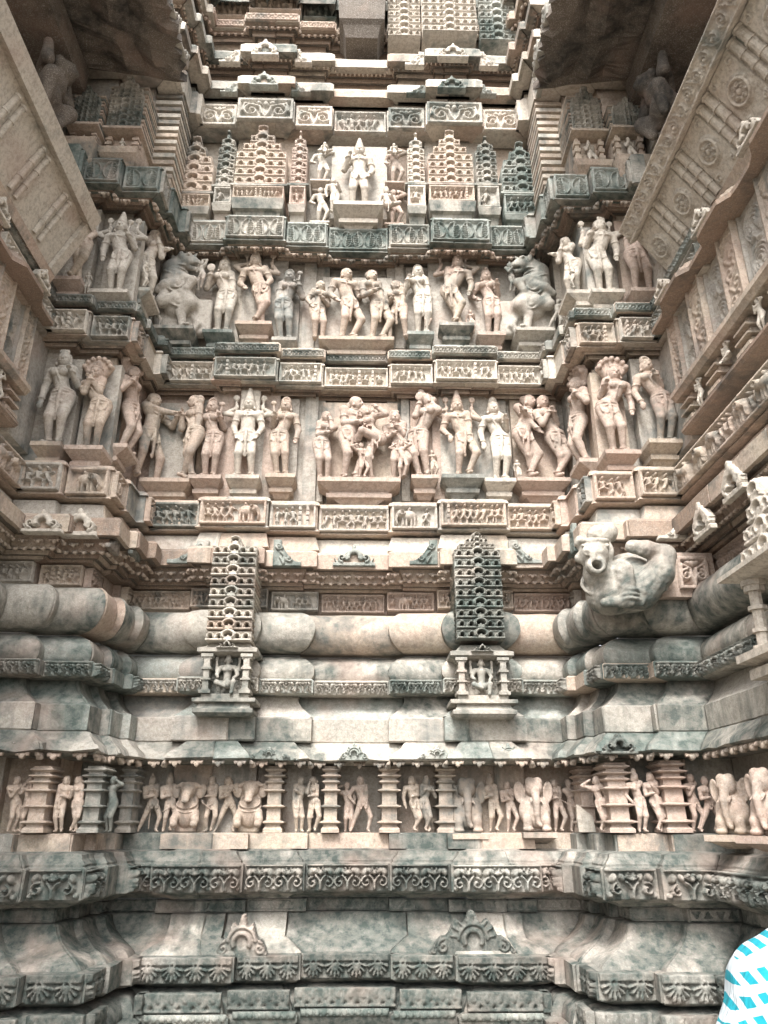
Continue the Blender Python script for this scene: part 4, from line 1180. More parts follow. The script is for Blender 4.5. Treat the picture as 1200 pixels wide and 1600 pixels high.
    if right:
        place(relief_mesh('scroll', L, rim, .008, .05), 'seat_rim', 'pale', 0, H - rim, -.05)
        m = MB(); m.box(0, L, -.028, .01, 0, .09); o = m.build('seat_border', 'warm'); obj_basis(o, Xv, Yv, Zv, org); o.parent = root
        u = .0; first = True
        def bars(u0, n=2, w=.20):
            for b in range(n):
                m = MB(); cx_ = u0 + w * (b + .5) / n; zz = .10; hh = H - rim - .115
                for c in range(4):
                    z1 = zz + hh / 4
                    m.tube((cx_, .008, zz + .006), (cx_, .008, z1 - .014), .032, .032, 10); m.tube((cx_, .008, z1 - .014), (cx_, .008, z1 + .004), .039, .039, 10); zz = z1
                o = m.build('baluster', 'pale', smooth=False); obj_basis(o, Xv, Yv, Zv, org); o.parent = root
        u = .02; hp = H - rim - .10
        while u < L - .3:
            place(relief_mesh('rosette', .27, hp, .006, .02, amp=.016), 'roundel_panel', 'pinkstat' if u > 1.9 else 'pale', u, .095, -.004); u += .28
            bars(u, w=.17); u += .18
    else:
        m = MB(); m.box(0, L, -.045, .01, H - rim, H); o = m.build('seat_rim', 'pale'); obj_basis(o, Xv, Yv, Zv, org); o.parent = root
        m = MB(); m.box(0, L, -.03, .01, 0, .075); o = m.build('seat_border', 'warm'); obj_basis(o, Xv, Yv, Zv, org); o.parent = root
        m = MB(); m.box(L - .09, L, -.028, .01, .08, H - rim - .003); o = m.build('seat_end', 'pale'); obj_basis(o, Xv, Yv, Zv, org); o.parent = root
        u = L - .42
        while u > .2:
            for b in (0, .085):
                m = MB(); z0 = .12; z1 = H - rim - .05
                for c in range(3):
                    za = z0 + (z1 - z0) * c / 3; zc2 = z0 + (z1 - z0) * (c + 1) / 3
                    m.tube((u + b, .004, za + .004), (u + b, .004, zc2 - .012), .022, n=10); m.tube((u + b, .004, zc2 - .014), (u + b, .004, zc2 + .004), .028, n=10)
                o = m.build('baluster', 'pale'); obj_basis(o, Xv, Yv, Zv, org); o.parent = root
            u -= .42
    # interior: floor, back wall, pillars, bracket figures, roof eave
    bx('balcony_floor', 2.62, 4.4, 1.2, 5.0, 5.40, 5.52, 'red')
    bx('inner_wall', 4.1, 4.5, 1.0, 5.6, 5.5, 8.6, 'shaded')
    bx('end_wall', 2.85, 4.1, 5.05, 5.45, 5.52, 8.0, 'shaded')
    for yy in (4.62, 2.9):
        m = MB(); cx_, w = X(2.80), .15
        prof = [(5.52, .20), (5.72, .20), (5.74, .16), (6.3, .155), (6.32, .18), (6.38, .18), (6.40, .15), (6.75, .15), (6.78, .20), (6.84, .21), (6.88, .17), (6.93, .24), (7.0, .26), (7.04, .20)]
        m.loft([[(cx_ - w_, yy - w_, z), (cx_ + w_, yy - w_, z), (cx_ + w_, yy + w_, z), (cx_ - w_, yy + w_, z)] for z, w_ in prof])
        m.build('pillar', 'shaded', root)
        # dwarf bracket: a crouching bearer with his arms up, on the side towards the bay
        S = Sculpt()
        S.frame((0, 0, 0), .8); S.k = .03
        S.ell((0, -.10, .20), (.17, .16, .16)); S.ell((0, -.13, .40), (.19, .15, .13)); S.ell((0, -.25, .55), (.12, .12, .12)); S.ell((0, -.36, .52), (.05, .05, .04), k=.03)
        for q in (-1, 1):
            S.chain([(q * .15, -.12, .44), (q * .28, -.2, .40), (q * .25, -.16, .66)], [.08, .065, .05]); S.chain([(q * .10, -.10, .12), (q * .24, -.26, .22), (q * .16, -.20, -.02)], [.10, .08, .05])
            S.ell((q * .045, -.355, .585), (.03, .03, .025), k=.01); S.ell((q * .13, -.24, .56), (.03, .05, .07), k=.02)
        S.ell((0, -.40, .48), (.07, .03, .02), cut=True)
        link('bracket_figure', S.mesh('bracket_figure', .02, ymax=.12), 'shaded', root, (X(2.66), yy, 7.02), R(-90) if right else R(90))
    bx('beam', 2.45, 3.3, 2.6, 5.0, 7.66, 7.93, 'shaded')
    # sloping roof eave: its soffit is what one sees from below
    xe = 1.60 if right else 1.57
    m = MB(); n = 44; ya, yb = 3.1, 5.02
    top = []; 
    rings = []
    for i in range(n + 1):
        yy = ya + (yb - ya) * i / n
        jag = .03 * math.sin(i * 2.1) + .02 * math.sin(i * 5.3)
        pts = [(3.2, 8.12), (2.45, 8.02), (2.0, 7.93), (xe + .1 + jag, 7.87), (xe + jag, 7.88), (xe + jag + .01, 7.98), (2.0, 8.10), (2.6, 8.25), (3.2, 8.4)]
        pts = [(a_ + .02 * math.sin(yy * 9 + a_ * 5), z_ + .022 * math.sin(yy * 13 + a_ * 17) + .015 * math.sin(yy * 31 + k_ * 4.1)) for k_, (a_, z_) in enumerate([(3.2, 8.12), (2.8, 8.05), (2.45, 8.0), (2.25, 7.99), (2.1, 7.93), (1.95, 7.95), (1.8, 7.88)] + pts[3:])]
        rings.append([(X(a), yy, z) for a, z in pts])
    if not right: rings = rings[::-1]
    m.loft(rings[::-1]); m.build('roof_eave', 'shaded', root)
    y = 4.95
    while y > 3.3:
        me = relief_mesh('halfcrest', .26, .16, .01, .08)
        link('eave_crest', me, 'stained', root, (X(xe - .015), y if right else y - .26, 7.93), R(-90) if right else R(90)); y -= .34
    bx('roof_mass', 2.7, 4.5, 2.6, 5.6, 8.30, 9.0, 'wall')
    return root
porch(1); porch(-1)

# ------------------------------------------------------------------ miniature shrines and ribbed towers
def mini_shrine(x0, x1, ytop, ybase, Y, label, tiers, mat='warm', cols=1, apex=.40, niche=None, plinth=None, depth=.16, group='miniature shrines below the scroll panels', res=.0055):
    """niche: (rows bottom, top) pixel rows of the figure panel; plinth: bottom row"""
    a = at(x0, ybase, Y); w = wpx(x1 - x0, ybase, Y); z1 = z_at(ytop, Y)
    root = empty('miniature_shrine', (a[0] + w / 2, Y, a[2])); tag(root, label, 'miniature shrine', group)
    me = relief_mesh('lattice', w, z1 - a[2], res, depth + .05, tiers=tiers, apex=apex, amp=.030)
    link('spire', me, mat, root, (-w / 2, 0, 0))
    if niche:
        zn0, zn1 = z_at(niche[0], Y) - a[2], -.01
        m = MB(); m.rects([(zn1 - .03, w / 2 + .01, .02), (zn1 - .02, w / 2 + .035, .05), (zn1, w / 2 + .04, .055), (zn1 + .012, w / 2 + .01, .02)], yb=depth)
        m2 = MB(); m2.rects([(zn1 - .035, w / 2 + .005, depth + .01), (zn1 - .028, w / 2 + .03, depth + .05), (zn1 - .006, w / 2 + .03, depth + .05), (zn1 + .004, w / 2, depth)], yb=depth)
        m2.build('cornice', 'teal' if mat == 'teal' else 'stained', root)
        h = zn1 - .04 - zn0
        me = relief_mesh('people', w, h, res * .9, depth, ele=0); link('figure_panel', me, mat, root, (-w / 2, 0, zn0))
        if plinth:
            zp = z_at(plinth, Y) - a[2]
            m = MB(); m.rects([(zp, w * .42, depth - .03), (zp + (zn0 - zp) * .45, w * .44, depth - .01), (zp + (zn0 - zp) * .5, w * .49, depth + .03), (zn0 - .012, w / 2 + .01, depth + .05), (zn0 - .002, w / 2 + .01, depth + .05)], yb=depth)
            m.build('plinth', 'teal' if mat == 'teal' else 'stained', root)
    return root
G1 = 'miniature shrines below the scroll panels'
YW = YC - .20
mini_shrine(366, 444, 203, 290, YW - .05, 'broad pinkish miniature shrine left of the central niche, two narrow ones flanking it', 7, 'warm', niche=(317,), plinth=346)
mini_shrine(337, 364, 212, 292, YW, 'narrow miniature shrine between the two broad ones on the left', 7, 'stained', niche=(326,), plinth=346, apex=.2)
mini_shrine(454, 478, 211, 290, YW, 'narrow pink miniature shrine just left of the central niche', 7, 'pinkstat', niche=(326,), plinth=346, apex=.2)
mini_shrine(268, 329, 222, 302, YW, 'broad miniature shrine with a pointed outline at the far left of its row', 6, 'warm', niche=(332,), plinth=350)
mini_shrine(670, 740, 205, 289, YW - .05, 'broad pinkish miniature shrine right of the central niche', 7, 'warm', niche=(316,), plinth=345)
mini_shrine(637, 664, 211, 289, YW, 'narrow pale miniature shrine just right of the central niche', 7, 'pale', niche=(325,), plinth=345, apex=.2)
mini_shrine(745, 778, 214, 290, YW, 'narrow miniature shrine between the two broad ones on the right', 7, 'stained', niche=(325,), plinth=345, apex=.2)
mini_shrine(786, 848, 221, 303, YW, 'broad dark green miniature shrine at the far right of its row', 6, 'teal', niche=(334,), plinth=350)
def ribbed_tower(x0, x1, ytop, ybase, Y, label, side, niche, plinth, depth=.42, X=None):
    a = at(x0, ybase, Y); w = wpx(x1 - x0, ybase, Y); z1 = z_at(ytop, Y); h = z1 - a[2]
    root = empty('ribbed_tower', (a[0] + w / 2, Y, a[2])); tag(root, label, 'miniature tower', 'ribbed towers beside the balconies')
    link('spire', relief_mesh('lattice', w, h, .006, .03, tiers=9, apex=.25, amp=.035), 'stained', root, (-w / 2, -.01, 0))
    n = 11
    for k in range(n):
        m = MB(); zz = h * .9 * k / n; hh = h * .9 / n
        m.rects([(zz, w / 2 + .025, depth + .012), (zz + hh * .55, w / 2 + .025, depth + .012), (zz + hh * .6, w / 2 - .0, depth - .02), (zz + hh, w / 2 - .0, depth - .02)], yb=depth)
        m.build('rib', 'warm' if k % 3 else 'stained', root)
    zn0 = z_at(niche, Y) - a[2]; zp = z_at(plinth, Y) - a[2]
    m = MB(); m.rects([(-.05, w * .5, depth), (-.04, w * .62, depth + .07), (-.015, w * .62, depth + .07), (0, w * .5, depth)], yb=depth)
    m.build('cornice', 'warm', root)
    m = MB(); m.box(-w / 2, w / 2, .06, depth, zn0, -.05); m.build('niche_back', 'warm', root)
    for q in (-1, 1):
        m = MB()
        for j in range(4):
            zz = zn0 + (-.05 - zn0) * j / 4; hh = (-.05 - zn0) / 4
            m.box(q * w * .40 - w * .10, q * w * .40 + w * .10, .0, .08, zz, zz + hh * .5); m.box(q * w * .40 - w * .06, q * w * .40 + w * .06, .012, .08, zz + hh * .5, zz + hh)
        m.build('colonnette', 'warm', root)
    S = Sculpt(); figure(S, (0, .02, zn0 + .0), (-.06 - zn0) * .93, legs='bend', la='breast', ra='hold', detail=False, crown='dome', skirt=False)
    link('niche_figure', S.mesh('niche_figure', .009), 'pale', root)
    m = MB(); m.rects([(zp, w * .42, depth - .03), (zp + .03, w * .5, depth), (zn0 - .05, w * .56, depth + .06), (zn0 - .003, w * .62, depth + .08)], yb=depth); m.build('plinth', 'warm', root)
ribbed_tower(167, 218, 134, 204, 5.10, 'ribbed miniature tower left of the bay behind the balcony rail', 1, 246, 262)
ribbed_tower(112, 152, 152, 198, 5.0, 'darker ribbed tower tucked beside the left balcony roof', 1, 232, 262, depth=.3)
ribbed_tower(895, 942, 136, 208, 5.10, 'ribbed miniature tower right of the bay near the balcony rail', -1, 252, 268)
ribbed_tower(958, 1003, 152, 203, 5.0, 'darker ribbed tower tucked beside the right balcony roof', -1, 243, 268, depth=.3)
# ribbed pier on each return, behind the towers
for s, xa in ((-1, 238), (1, 868)):
    root = empty('ribbed_pier', (CX + s * 1.86, 5.62, z_at(348, 5.5)))
    tag(root, 'stack of flat ribs in the left inner corner above the leaf band' if s < 0 else 'stack of flat ribs in the right inner corner above the leaf band', 'pier', 'ribbed piers in the corners')
    for k in range(13):
        m = MB(); zz = .42 + k * .085
        m.loft([[(-.14, -.20, zz), (.14, -.20, zz), (.14, .22, zz), (-.14, .22, zz)], [(-.14, -.20, zz + .045), (.14, -.20, zz + .045), (.14, .22, zz + .045), (-.14, .22, zz + .045)]])
        m.loft([[(-.11, -.17, zz + .045), (.11, -.17, zz + .045), (.11, .2, zz + .045), (-.11, .2, zz + .045)], [(-.11, -.17, zz + .085), (.11, -.17, zz + .085), (.11, .2, zz + .085), (-.11, .2, zz + .085)]])
        m.build('rib', 'pale' if k % 2 else 'warm', root)
    m = MB(); m.box(-.13, .13, -.19, .2, -.02, .42); m.build('pier_base', 'warm', root)

# ------------------------------------------------------------------ the two tall spired pilasters with seated deities
def seated(S, pos, h, yaw=0.0, female=False, simple=False):
    S.frame(pos, h, rotm(0, 0, yaw)); S.k = .03
    S.ell((0, 0, .12), (.17, .12, .10)); S.cap((0, 0, .15), (0, 0, .34), .10, .09); S.cap((0, 0, .34), (0, 0, .52), .09, .13)
    S.cap((-.16, 0, .57), (.16, 0, .57), .065); S.cap((0, 0, .55), (0, -.01, .68), .055)
    if female:
        for q in (-1, 1): S.ell((q * .07, -.11, .50), (.065, .06, .06), k=.01)
    S.ell((0, -.02, .77), (.085, .09, .105), k=.02); S.ell((0, -.10, .76), (.02, .02, .03), k=.01)
    for i in range(4): S.ell((0, 0, .87 + i * .035), (.075 - i * .013, .07 - i * .013, .03), k=.01)
    for q in (-1, 1): S.ell((q * .095, 0, .73), (.025, .025, .05), k=.01)
    # one leg folded, one hanging
    S.chain([(-.10, -.03, .12), (-.24, -.16, .16), (-.02, -.20, .06)], [.09, .07, .045])
    S.chain([(.10, -.03, .12), (.20, -.20, .16), (.17, -.20, -.10)], [.09, .07, .05]); S.cap((.17, -.2, -.12), (.17, -.3, -.13), .04, .03)
    for q, t in ((-1, (-.22, -.16, .30)), (1, (.20, -.14, .27))):
        S.chain([(q * .19, 0, .56), (q * .27, -.03, .38), t], [.06, .05, .04]); S.ell((t[0], t[1] - .03, t[2]), (.045, .04, .045), k=.01)
        S.chain([(q * .19, .02, .56), (q * .29, .0, .50), (q * .30, -.01, .74)], [.05, .042, .034]); S.ell((q * .30, -.01, .80), (.05, .03, .06), k=.01)
    S.ring((0, -.01, .62), .10, .02, rotm(R(20)), k=.01)
def spired(px0, px1, ytop, ybot, nb, label, mat, mats):
    Y = 5.50
    w = wpx(px1 - px0, ybot, Y); a = at((px0 + px1) / 2, ybot, Y); zt = z_at(ytop, Y); z0 = a[2]
    root = empty('spired_pilaster', (a[0], Y, z0)); tag(root, label, 'carved pilaster', 'spired pilasters in front of the round roll')
    n = 9; H = zt - z0
    hh = H / (n + (.55 if px0 < 500 else 1.3))
    m = MB(); m.box(-w * .40, w * .40, .03, .42, 0, H * .93); m.build('shaft', 'joint', root)
    for k in range(n):
        me = relief_mesh('lattice', w, hh * .97, .0042, .04, tiers=1, apex=.0, amp=.05)
        t = link('spire_tier', me, mats[k % len(mats)], root, (-w / 2, 0, k * hh))
        r = MB()
        for z_, d_ in ((k * hh + hh * .04, .0), (k * hh + hh * .52, .0)):
            r.rects([(z_, w * .5, .40), (z_ + hh * .18, w * .52, .41), (z_ + hh * .26, w * .44, .38), (z_ + hh * .44, w * .44, .38)], yb=.42)
        r.build('tier_side', mats[k % len(mats)], root)
    me = relief_mesh('lattice', w, hh * (.8 if px0 < 500 else 1.6), .0048, .25, tiers=1 if px0 < 500 else 3, apex=.9, amp=.05); link('spire_top', me, mats[0], root, (-w / 2, .01, n * hh))
    # niche underneath
    yb0, yt0 = nb; Yn = 5.52
    zb = z_at(yb0, Yn) - z0; zt = z_at(yt0, Yn) - z0
    W = w * .52
    m = MB(); m.rects([(zt - .005, W * .95, .30), (zt + .012, W * 1.28, .40), (zt + .04, W * 1.28, .40), (zt + .06, W * 1.0, .34), (zt + .10, W * .8, .32)], yb=.36); m.build('niche_roof', mat, root)
    me = relief_mesh('crest', W * .9, .06, .005, .06); link('roof_crest', me, mat, root, (-W * .45, -.05, zt + .035))
    m = MB(); m.box(-W * .9, W * .9, .10, .5, zb, zt - .004); m.build('niche_back', mat, root)
    for q in (-1, 1):
        m = MB(); zz = zb
        hN = zt - zb
        for f, ww in ((.08, 1.2), (.05, .8), (.2, .62), (.04, 1.05), (.03, .7), (.2, .62), (.05, 1.05), (.04, .8), (.18, .62), (.05, 1.0), (.08, 1.25)):
            b = .034 * ww; m.box(q * W * .84 - b, q * W * .84 + b, -.02 - .012 * (ww > 1), .10, zz, zz + hN * f); zz += hN * f
        m.build('colonnette', mat, root)
    S = Sculpt(); seated(S, (0, .045, zb + .035), (zt - zb) * .98, female=px0 < 500)
    link('seated_deity', S.mesh('seated_deity', .0065, ymax=.12), 'pale' if px0 > 500 else mat, root)
    m = MB(); m.rects([(zb - .155, W * 1.12, .44), (zb - .135, W * 1.25, .47), (zb - .11, W * 1.25, .47), (zb - .10, W * 1.12, .44), (zb - .065, W * 1.05, .42), (zb - .06, W * 1.32, .46), (zb - .035, W * 1.32, .46), (zb - .03, W * 1.0, .42), (zb - .001, W * 1.0, .42)], yb=.42)
    m.build('niche_base', mat, root)
spired(323, 392, 846, 1003, (1085, 1024), 'tall spired pilaster left of centre crossing the round roll, female deity in its niche', 'stained', ['pale', 'warm', 'pale', 'stained'])
spired(714, 788, 838, 1000, (1086, 1028), 'tall dark spired pilaster right of centre with a pale seated deity below', 'stained', ['stained', 'dark', 'stained', 'teal'])

# niche shrine on the right wall at the picture's edge
def wall_niche():
    Xp = CX + 2.02
    y0 = 3.66
    root = empty('wall_niche', (Xp, y0, 2.30)); root.rotation_euler = (0, 0, R(-90))
    tag(root, 'pale carved niche with a pierced gable jutting from the right wall over the round roll', 'niche')
    m = MB(); m.rects([(0, .30, .42), (.05, .30, .42), (.06, .24, .36), (.09, .34, .46), (.13, .34, .46), (.14, .26, .4)], yb=.5); m.build('niche_base', 'pale', root)
    for q in (-1, 1):
        m = MB(); z = .14
        for hh, w in ((.03, .06), (.07, .035), (.02, .05), (.10, .032), (.02, .05), (.08, .032), (.03, .055), (.03, .065)):
            m.tube((q * .25, .16, z), (q * .25, .16, z + hh), w, n=8); z += hh
        m.build('colonnette', 'pale', root)
    m = MB(); m.box(-.2, .2, .28, .6, .14, .52); m.build('niche_back', 'pale', root)
    S = Sculpt(); figure(S, (0, .20, .14), .35, legs='bend', crown='dome', detail=True, la='hip', ra='hold'); link('niche_figure', S.mesh('niche_figure', .007, ymax=.30), 'warm', root)
    m = MB(); m.rects([(.52, .30, .40), (.545, .38, .47), (.57, .38, .47), (.60, .28, .38)], yb=.5); m.build('niche_roof', 'pale', root)
    m = MB(); m.rects([(.60, .26, .34), (.72, .25, .33), (.73, .19, .28), (.83, .18, .27), (.84, .10, .22), (.93, .06, .2)], yb=.5); m.build('gable', 'pale', root)
    link('gable_front', relief_mesh('lattice', .54, .40, .005, .16, tiers=4, apex=.75, amp=.022), 'pale', root, (-.27, .15, .60))
    me = relief_mesh('lattice', .34, .36, .005, .03, tiers=4, apex=.7, amp=.025); link('side_gable', me, 'pale', root, (.29, .44, .60), R(90)).location = (.29, .12, .60)
wall_niche()
# ------------------------------------------------------------------ STATUES
G_LOW, G_UP = 'statues of the lower row', 'statues of the upper row'
FAC = dict(cone=1.17, dome=1.14, disc=1.13, bun=1.02, low=1.04, hair=1.01, none=.985)
def pedestal(root, w, wall_y, mat, drop=.17, d=.24, name='pedestal', off=0.0):
    m = MB(); h = w / 2
    m.rects([(-drop, h * .45, d * .42), (-drop * .80, h * .62, d * .55), (-drop * .78, h * .78, d * .68), (-drop * .60, h * .80, d * .70), (-drop * .58, h * .70, d * .62),
             (-drop * .50, h * .72, d * .64), (-drop * .22, h * .98, d * .97), (-drop * .20, h, d), (0, h, d)], cx=off, yb=wall_y)
    return m.build(name, mat, root)
def statue(label, px, foot, top, Y, figs, mat='warm', group=G_LOW, ped=None, rz=0.0, crown='bun', wall_d=.13, cat='statue', res=None, slab=None, pmat=None, drop=.17, fn=None, halo_add=0.0, X=None, floor=False, pd=None, name=None):
    fr = .0 if floor else .08
    if X is None:
        base = at(px, foot, Y - fr); base[1] = Y
    else: base = at_x(px, foot, X)
    Yb = base[1]
    H = (at(px, top, Yb)[2] - base[2]) / (FAC[crown] + halo_add)
    root = empty(name or ('statue_group' if len(figs) > 1 else 'statue'), tuple(base), rz); tag(root, label, cat, group)
    for i, fg in enumerate(figs):
        S = Sculpt()
        kw = dict(fg); dx = kw.pop('dx', 0) * H; sc = kw.pop('sc', 1.0); dy = kw.pop('dy', 0) * H; dz = kw.pop('dz', 0) * H; m_ = kw.pop('mat', mat); nm = kw.pop('name', 'figure')
        kw.setdefault('crown', crown)
        figure(S, (dx, dy, dz + .004), H * sc, **kw)
        if fn and i == 0: fn(S, H)
        h_ = res or max(H / 145, .0054)
        if sc < .6: h_ = min(h_, .0062)
        link(nm, S.mesh(nm, h_, ymax=wall_d + .01, rough=.0006), m_, root)
    wpx_ = ped or 40
    w = wpx(wpx_, foot, Yb)
    if slab is not False:
        sw = w * .92 if slab is None else slab
        m = MB(); sh = H * FAC[crown] * .97
        m.box(-sw / 2, sw / 2, wall_d - .035, wall_d + .05, .0, sh); m.build('back_slab', 'wall' if mat != 'pinkstat' else 'warm', root)
    if not floor: pedestal(root, w, wall_d + .03, pmat or mat, drop, pd or wall_d + .12)
    return root
YS = 5.88
f = dict
# lower row, left facet
statue('slim grey woman with both arms lowered, leftmost of the lower row', 72, 690, 546, 5.16, [f(sex='f', la='down', ra='hold', hip=.025, crown='low', hold=(-1, 'purse'), head=(.1, 0))], 'wall', ped=46, crown='low', pmat='warm')
statue('serpent hooded figure with hands pressed together on the left facet', 131, 696, 548, 5.22, [f(la='pray', ra='pray', hip=.045, lean=-.02, halo='hood', crown='dome', legs='stand', head=(.2, .2))], 'warm', ped=58, crown='dome', halo_add=.06, pmat='pinkstat')
statue('woman in profile beside a rearing beast on the left return', 190, 706, 570, 0, [f(la='hold', ra='down', hip=.03, crown='bun', yaw=-.25, halo='hood')], 'pinkstat', ped=60, rz=R(90), X=CX - 1.98 + .13)
# lower row, bay
statue('couple clasping arms face to face at the left end of the lower row', 257, 747, 617, YS,
       [f(dx=-.20, sex='m', yaw=.95, la=(.16, -.2, .78), ra=(.10, -.24, .72), lean=-.03, hip=-.03, legs='stride', crown='hair', head=(.25, .1)),
        f(dx=.20, sex='f', yaw=-.8, la='breast', ra='down', lean=.02, hip=.05, legs='cross', crown='bun', head=(-.5, -.1))], 'warm', ped=76, crown='hair')
statue('pinkish woman in a ringed tiara beside the couple clasping arms', 320, 742, 612, YS, [f(la='down', ra='hold', hip=.03, crown='disc', hold=(1, 'lotus'))], 'pinkstat', ped=50, crown='disc')
statue('pale four armed god with tall crown, left of centre in the lower row', 379, 742, 602, YS - .04, [f(sex='m', la='low', ra='low', hip=.0, crown='cone', extra=((.145, .88),), legs='apart', halo='slab')], 'pale', ped=52, crown='cone')
statue('woman with narrow tiara and one arm hanging, just left of the central lower group', 438, 740, 611, YS, [f(la='hold', ra='down', hip=-.035, crown='disc', hold=(-1, 'lotus'))], 'warm', ped=46, crown='disc')
statue('central lower group of a couple, her leg raised, among small attendants', 561, 746, 617, YS - .02,
       [f(dx=-.10, sex='m', yaw=.55, ra=(.16, -.12, .60), la='belly', hip=-.02, lean=.02, crown='hair', legs='bend', head=(.5, .2)),
        f(dx=.12, sex='f', sc=.90, yaw=-.5, la='belly', ra='raise', hip=.05, lean=-.02, crown='bun', legs='raised', head=(-.5, -.3)),
        f(dx=-.36, sex='f', sc=.80, yaw=.2, la='belly', ra='chin', hip=-.03, crown='bun', legs='stand'),
        f(dx=.38, sex='m', sc=.80, yaw=-.1, la='belly', ra='breast', hip=.03, crown='low', legs='bend'),
        f(dx=.02, sex='m', sc=.40, dy=-.07, yaw=.3, la='raise', ra='belly', crown='hair', legs='bend', detail=False),
        f(dx=.43, sex='m', sc=.42, dy=-.08, yaw=-.4, la='raise', ra='raise', crown='hair', legs='bend', detail=False)], 'pinkstat', ped=128, crown='hair', slab=.66, pmat='pinkstat', drop=.19)
statue('woman arching an arm over her head, right of the central lower group', 664, 742, 614, YS, [f(la='chin', ra=(-.05, -.03, 1.08), hip=-.04, lean=.03, yaw=-.45, crown='bun', head=(-.5, -.35), hold=(-1, 'mirror'), legs='stand'), f(dx=-.22, sc=.36, crown='hair', legs='stand', detail=False, dy=-.03, yaw=.6)], 'pinkstat', ped=42, crown='bun')
statue('four armed god with tall crown and one blackened leg, in the lower row', 724, 741, 606, YS - .04, [f(sex='m', la='low', ra='low', hip=.03, lean=-.01, crown='cone', extra=((.145, .88),), legs='bend', hold=(-1, 'purse')),
       f(dx=-.33, sc=.33, sex='f', crown='bun', legs='bend', detail=False, dy=-.02)], 'warm', ped=66, crown='cone', pmat='dark')
statue('tall cream woman with flat cap and lowered arm, right of the blackened god', 781, 747, 613, YS, [f(la='down', ra='hold', hip=.035, crown='dome', hold=(-1, 'purse')), f(dx=.22, sc=.26, crown='hair', legs='stand', detail=False, dy=-.02)], 'pale', ped=50, crown='dome')
statue('couple entwined with a small attendant tugging a rope, right end of the lower row', 850, 746, 613, YS,
       [f(dx=-.13, sex='m', yaw=.45, la=(.12, -.12, .50), ra='across', lean=.02, hip=-.03, legs='cross', crown='bun', head=(.4, .2)),
        f(dx=.12, sex='f', sc=.97, yaw=.25, la='breast', ra='breast', hip=.04, lean=-.01, legs='cross', crown='bun', head=(-.1, -.2)),
        f(dx=.37, sex='m', sc=.36, yaw=-.4, la='raise', ra='hip', crown='hair', legs='stand', detail=False, dy=-.05)], 'pinkstat', ped=84, crown='bun')
# lower row, right facet
statue('pink woman in profile leaning on a rearing beast on the right return', 915, 728, 588, 0, [f(la='low', ra='hold', hip=-.03, crown='bun', yaw=.2, halo='hood')], 'pinkstat', ped=58, rz=R(-90), X=CX + 1.98 - .13)
statue('pink serpent hooded woman on the right facet', 973, 703, 556, 5.22, [f(la='hold', ra='down', hip=-.045, lean=.02, halo='hood', crown='low', head=(.1, -.1))], 'pinkstat', ped=56, crown='low', halo_add=.10)
statue('woman with high ringed tiara, outermost of the right facet in the lower row', 1041, 686, 547, 5.16, [f(la='down', ra='breast', hip=.045, lean=-.02, crown='disc', hold=(-1, 'purse'))], 'warm', ped=56, crown='disc')
# upper row
statue('half hidden statue behind the left balcony rail, only its draped legs showing', 104, 432, 310, 5.16, [f(la='down', ra='hip', hip=.03, crown='dome', legs='cross')], 'warm', G_UP, ped=44, crown='dome', pmat='pinkstat')
statue('grey four armed god with one arm hanging on the left facet of the upper row', 170, 452, 328, 5.20, [f(sex='m', la='down', ra='hold', extra=((.145, .90),), hip=.03, crown='cone', hold=(1, 'lotus')), f(dx=-.27, sc=.28, crown='hair', legs='stand', detail=False, dy=-.02)], 'wall', G_UP, ped=58, crown='cone')
statue('woman turned away with folded arms on the left return of the upper row', 226, 468, 358, 0, [f(la='across', ra='breast', hip=-.04, crown='bun', yaw=-.9), f(dx=-.22, sc=.34, crown='hair', legs='stand', detail=False, dy=-.04)], 'pale', G_UP, ped=60, rz=R(90), X=CX - 1.98 + .13)
statue('pale woman with tall tiara holding a mirror, third figure from the left return', 340, 515, 394, YS, [f(la='hold', ra='down', hip=.035, crown='dome', hold=(-1, 'mirror'))], 'pale', G_UP, ped=46, crown='dome', pmat='teal')
statue('tall weathered god in a long draped skirt with raised emblems', 396, 502, 386, YS - .04, [f(sex='m', la='low', ra='hip', hip=.03, lean=-.02, crown='dome', extra=((.145, .90),), legs='cross', halo=None)], 'warm', G_UP, ped=56, crown='dome')
statue('smaller grey woman holding a bud, left of the central upper group', 444, 527, 412, YS, [f(la='low', ra='hold', hip=-.03, crown='disc', hold=(1, 'lotus'))], 'wall', G_UP, ped=38, crown='disc')
statue('central upper group of a bending man and woman between two attendants', 557, 526, 420, YS - .02,
       [f(dx=-.13, sex='m', yaw=.35, la='low', ra=(.17, -.1, .6), lean=.0, hip=.03, crown='hair', legs='bend', head=(.2, .1)),
        f(dx=.20, sex='f', sc=.97, yaw=.3, la='belly', ra='low', hip=.04, lean=-.02, crown='bun', legs='bend', head=(.4, .1)),
        f(dx=-.43, sex='f', sc=.82, yaw=.3, la='hip', ra='belly', hip=-.02, crown='hair', legs='stand', head=(.2, 0)),
        f(dx=.45, sex='f', sc=.84, yaw=-.5, la='belly', ra='low', hip=.03, crown='bun', legs='stride', head=(-.5, 0))], 'warm', G_UP, ped=116, crown='hair', slab=.66, pmat='warm')
statue('very pale slender woman with one arm hanging, right of the central upper group', 657, 518, 405, YS, [f(la='hold', ra='down', hip=.03, crown='disc')], 'pale', G_UP, ped=42, crown='disc', pmat='teal')
statue('stained god with crossed leg and raised emblems, tallest in the upper row right of centre', 714, 504, 389, YS - .04, [f(sex='m', la='low', ra='down', hip=-.04, lean=.02, crown='dome', extra=((.145, .90),), legs='cross'),
       f(dx=-.34, sc=.32, crown='bun', legs='bend', detail=False)], 'warm', G_UP, ped=54, crown='dome', pmat='stained')
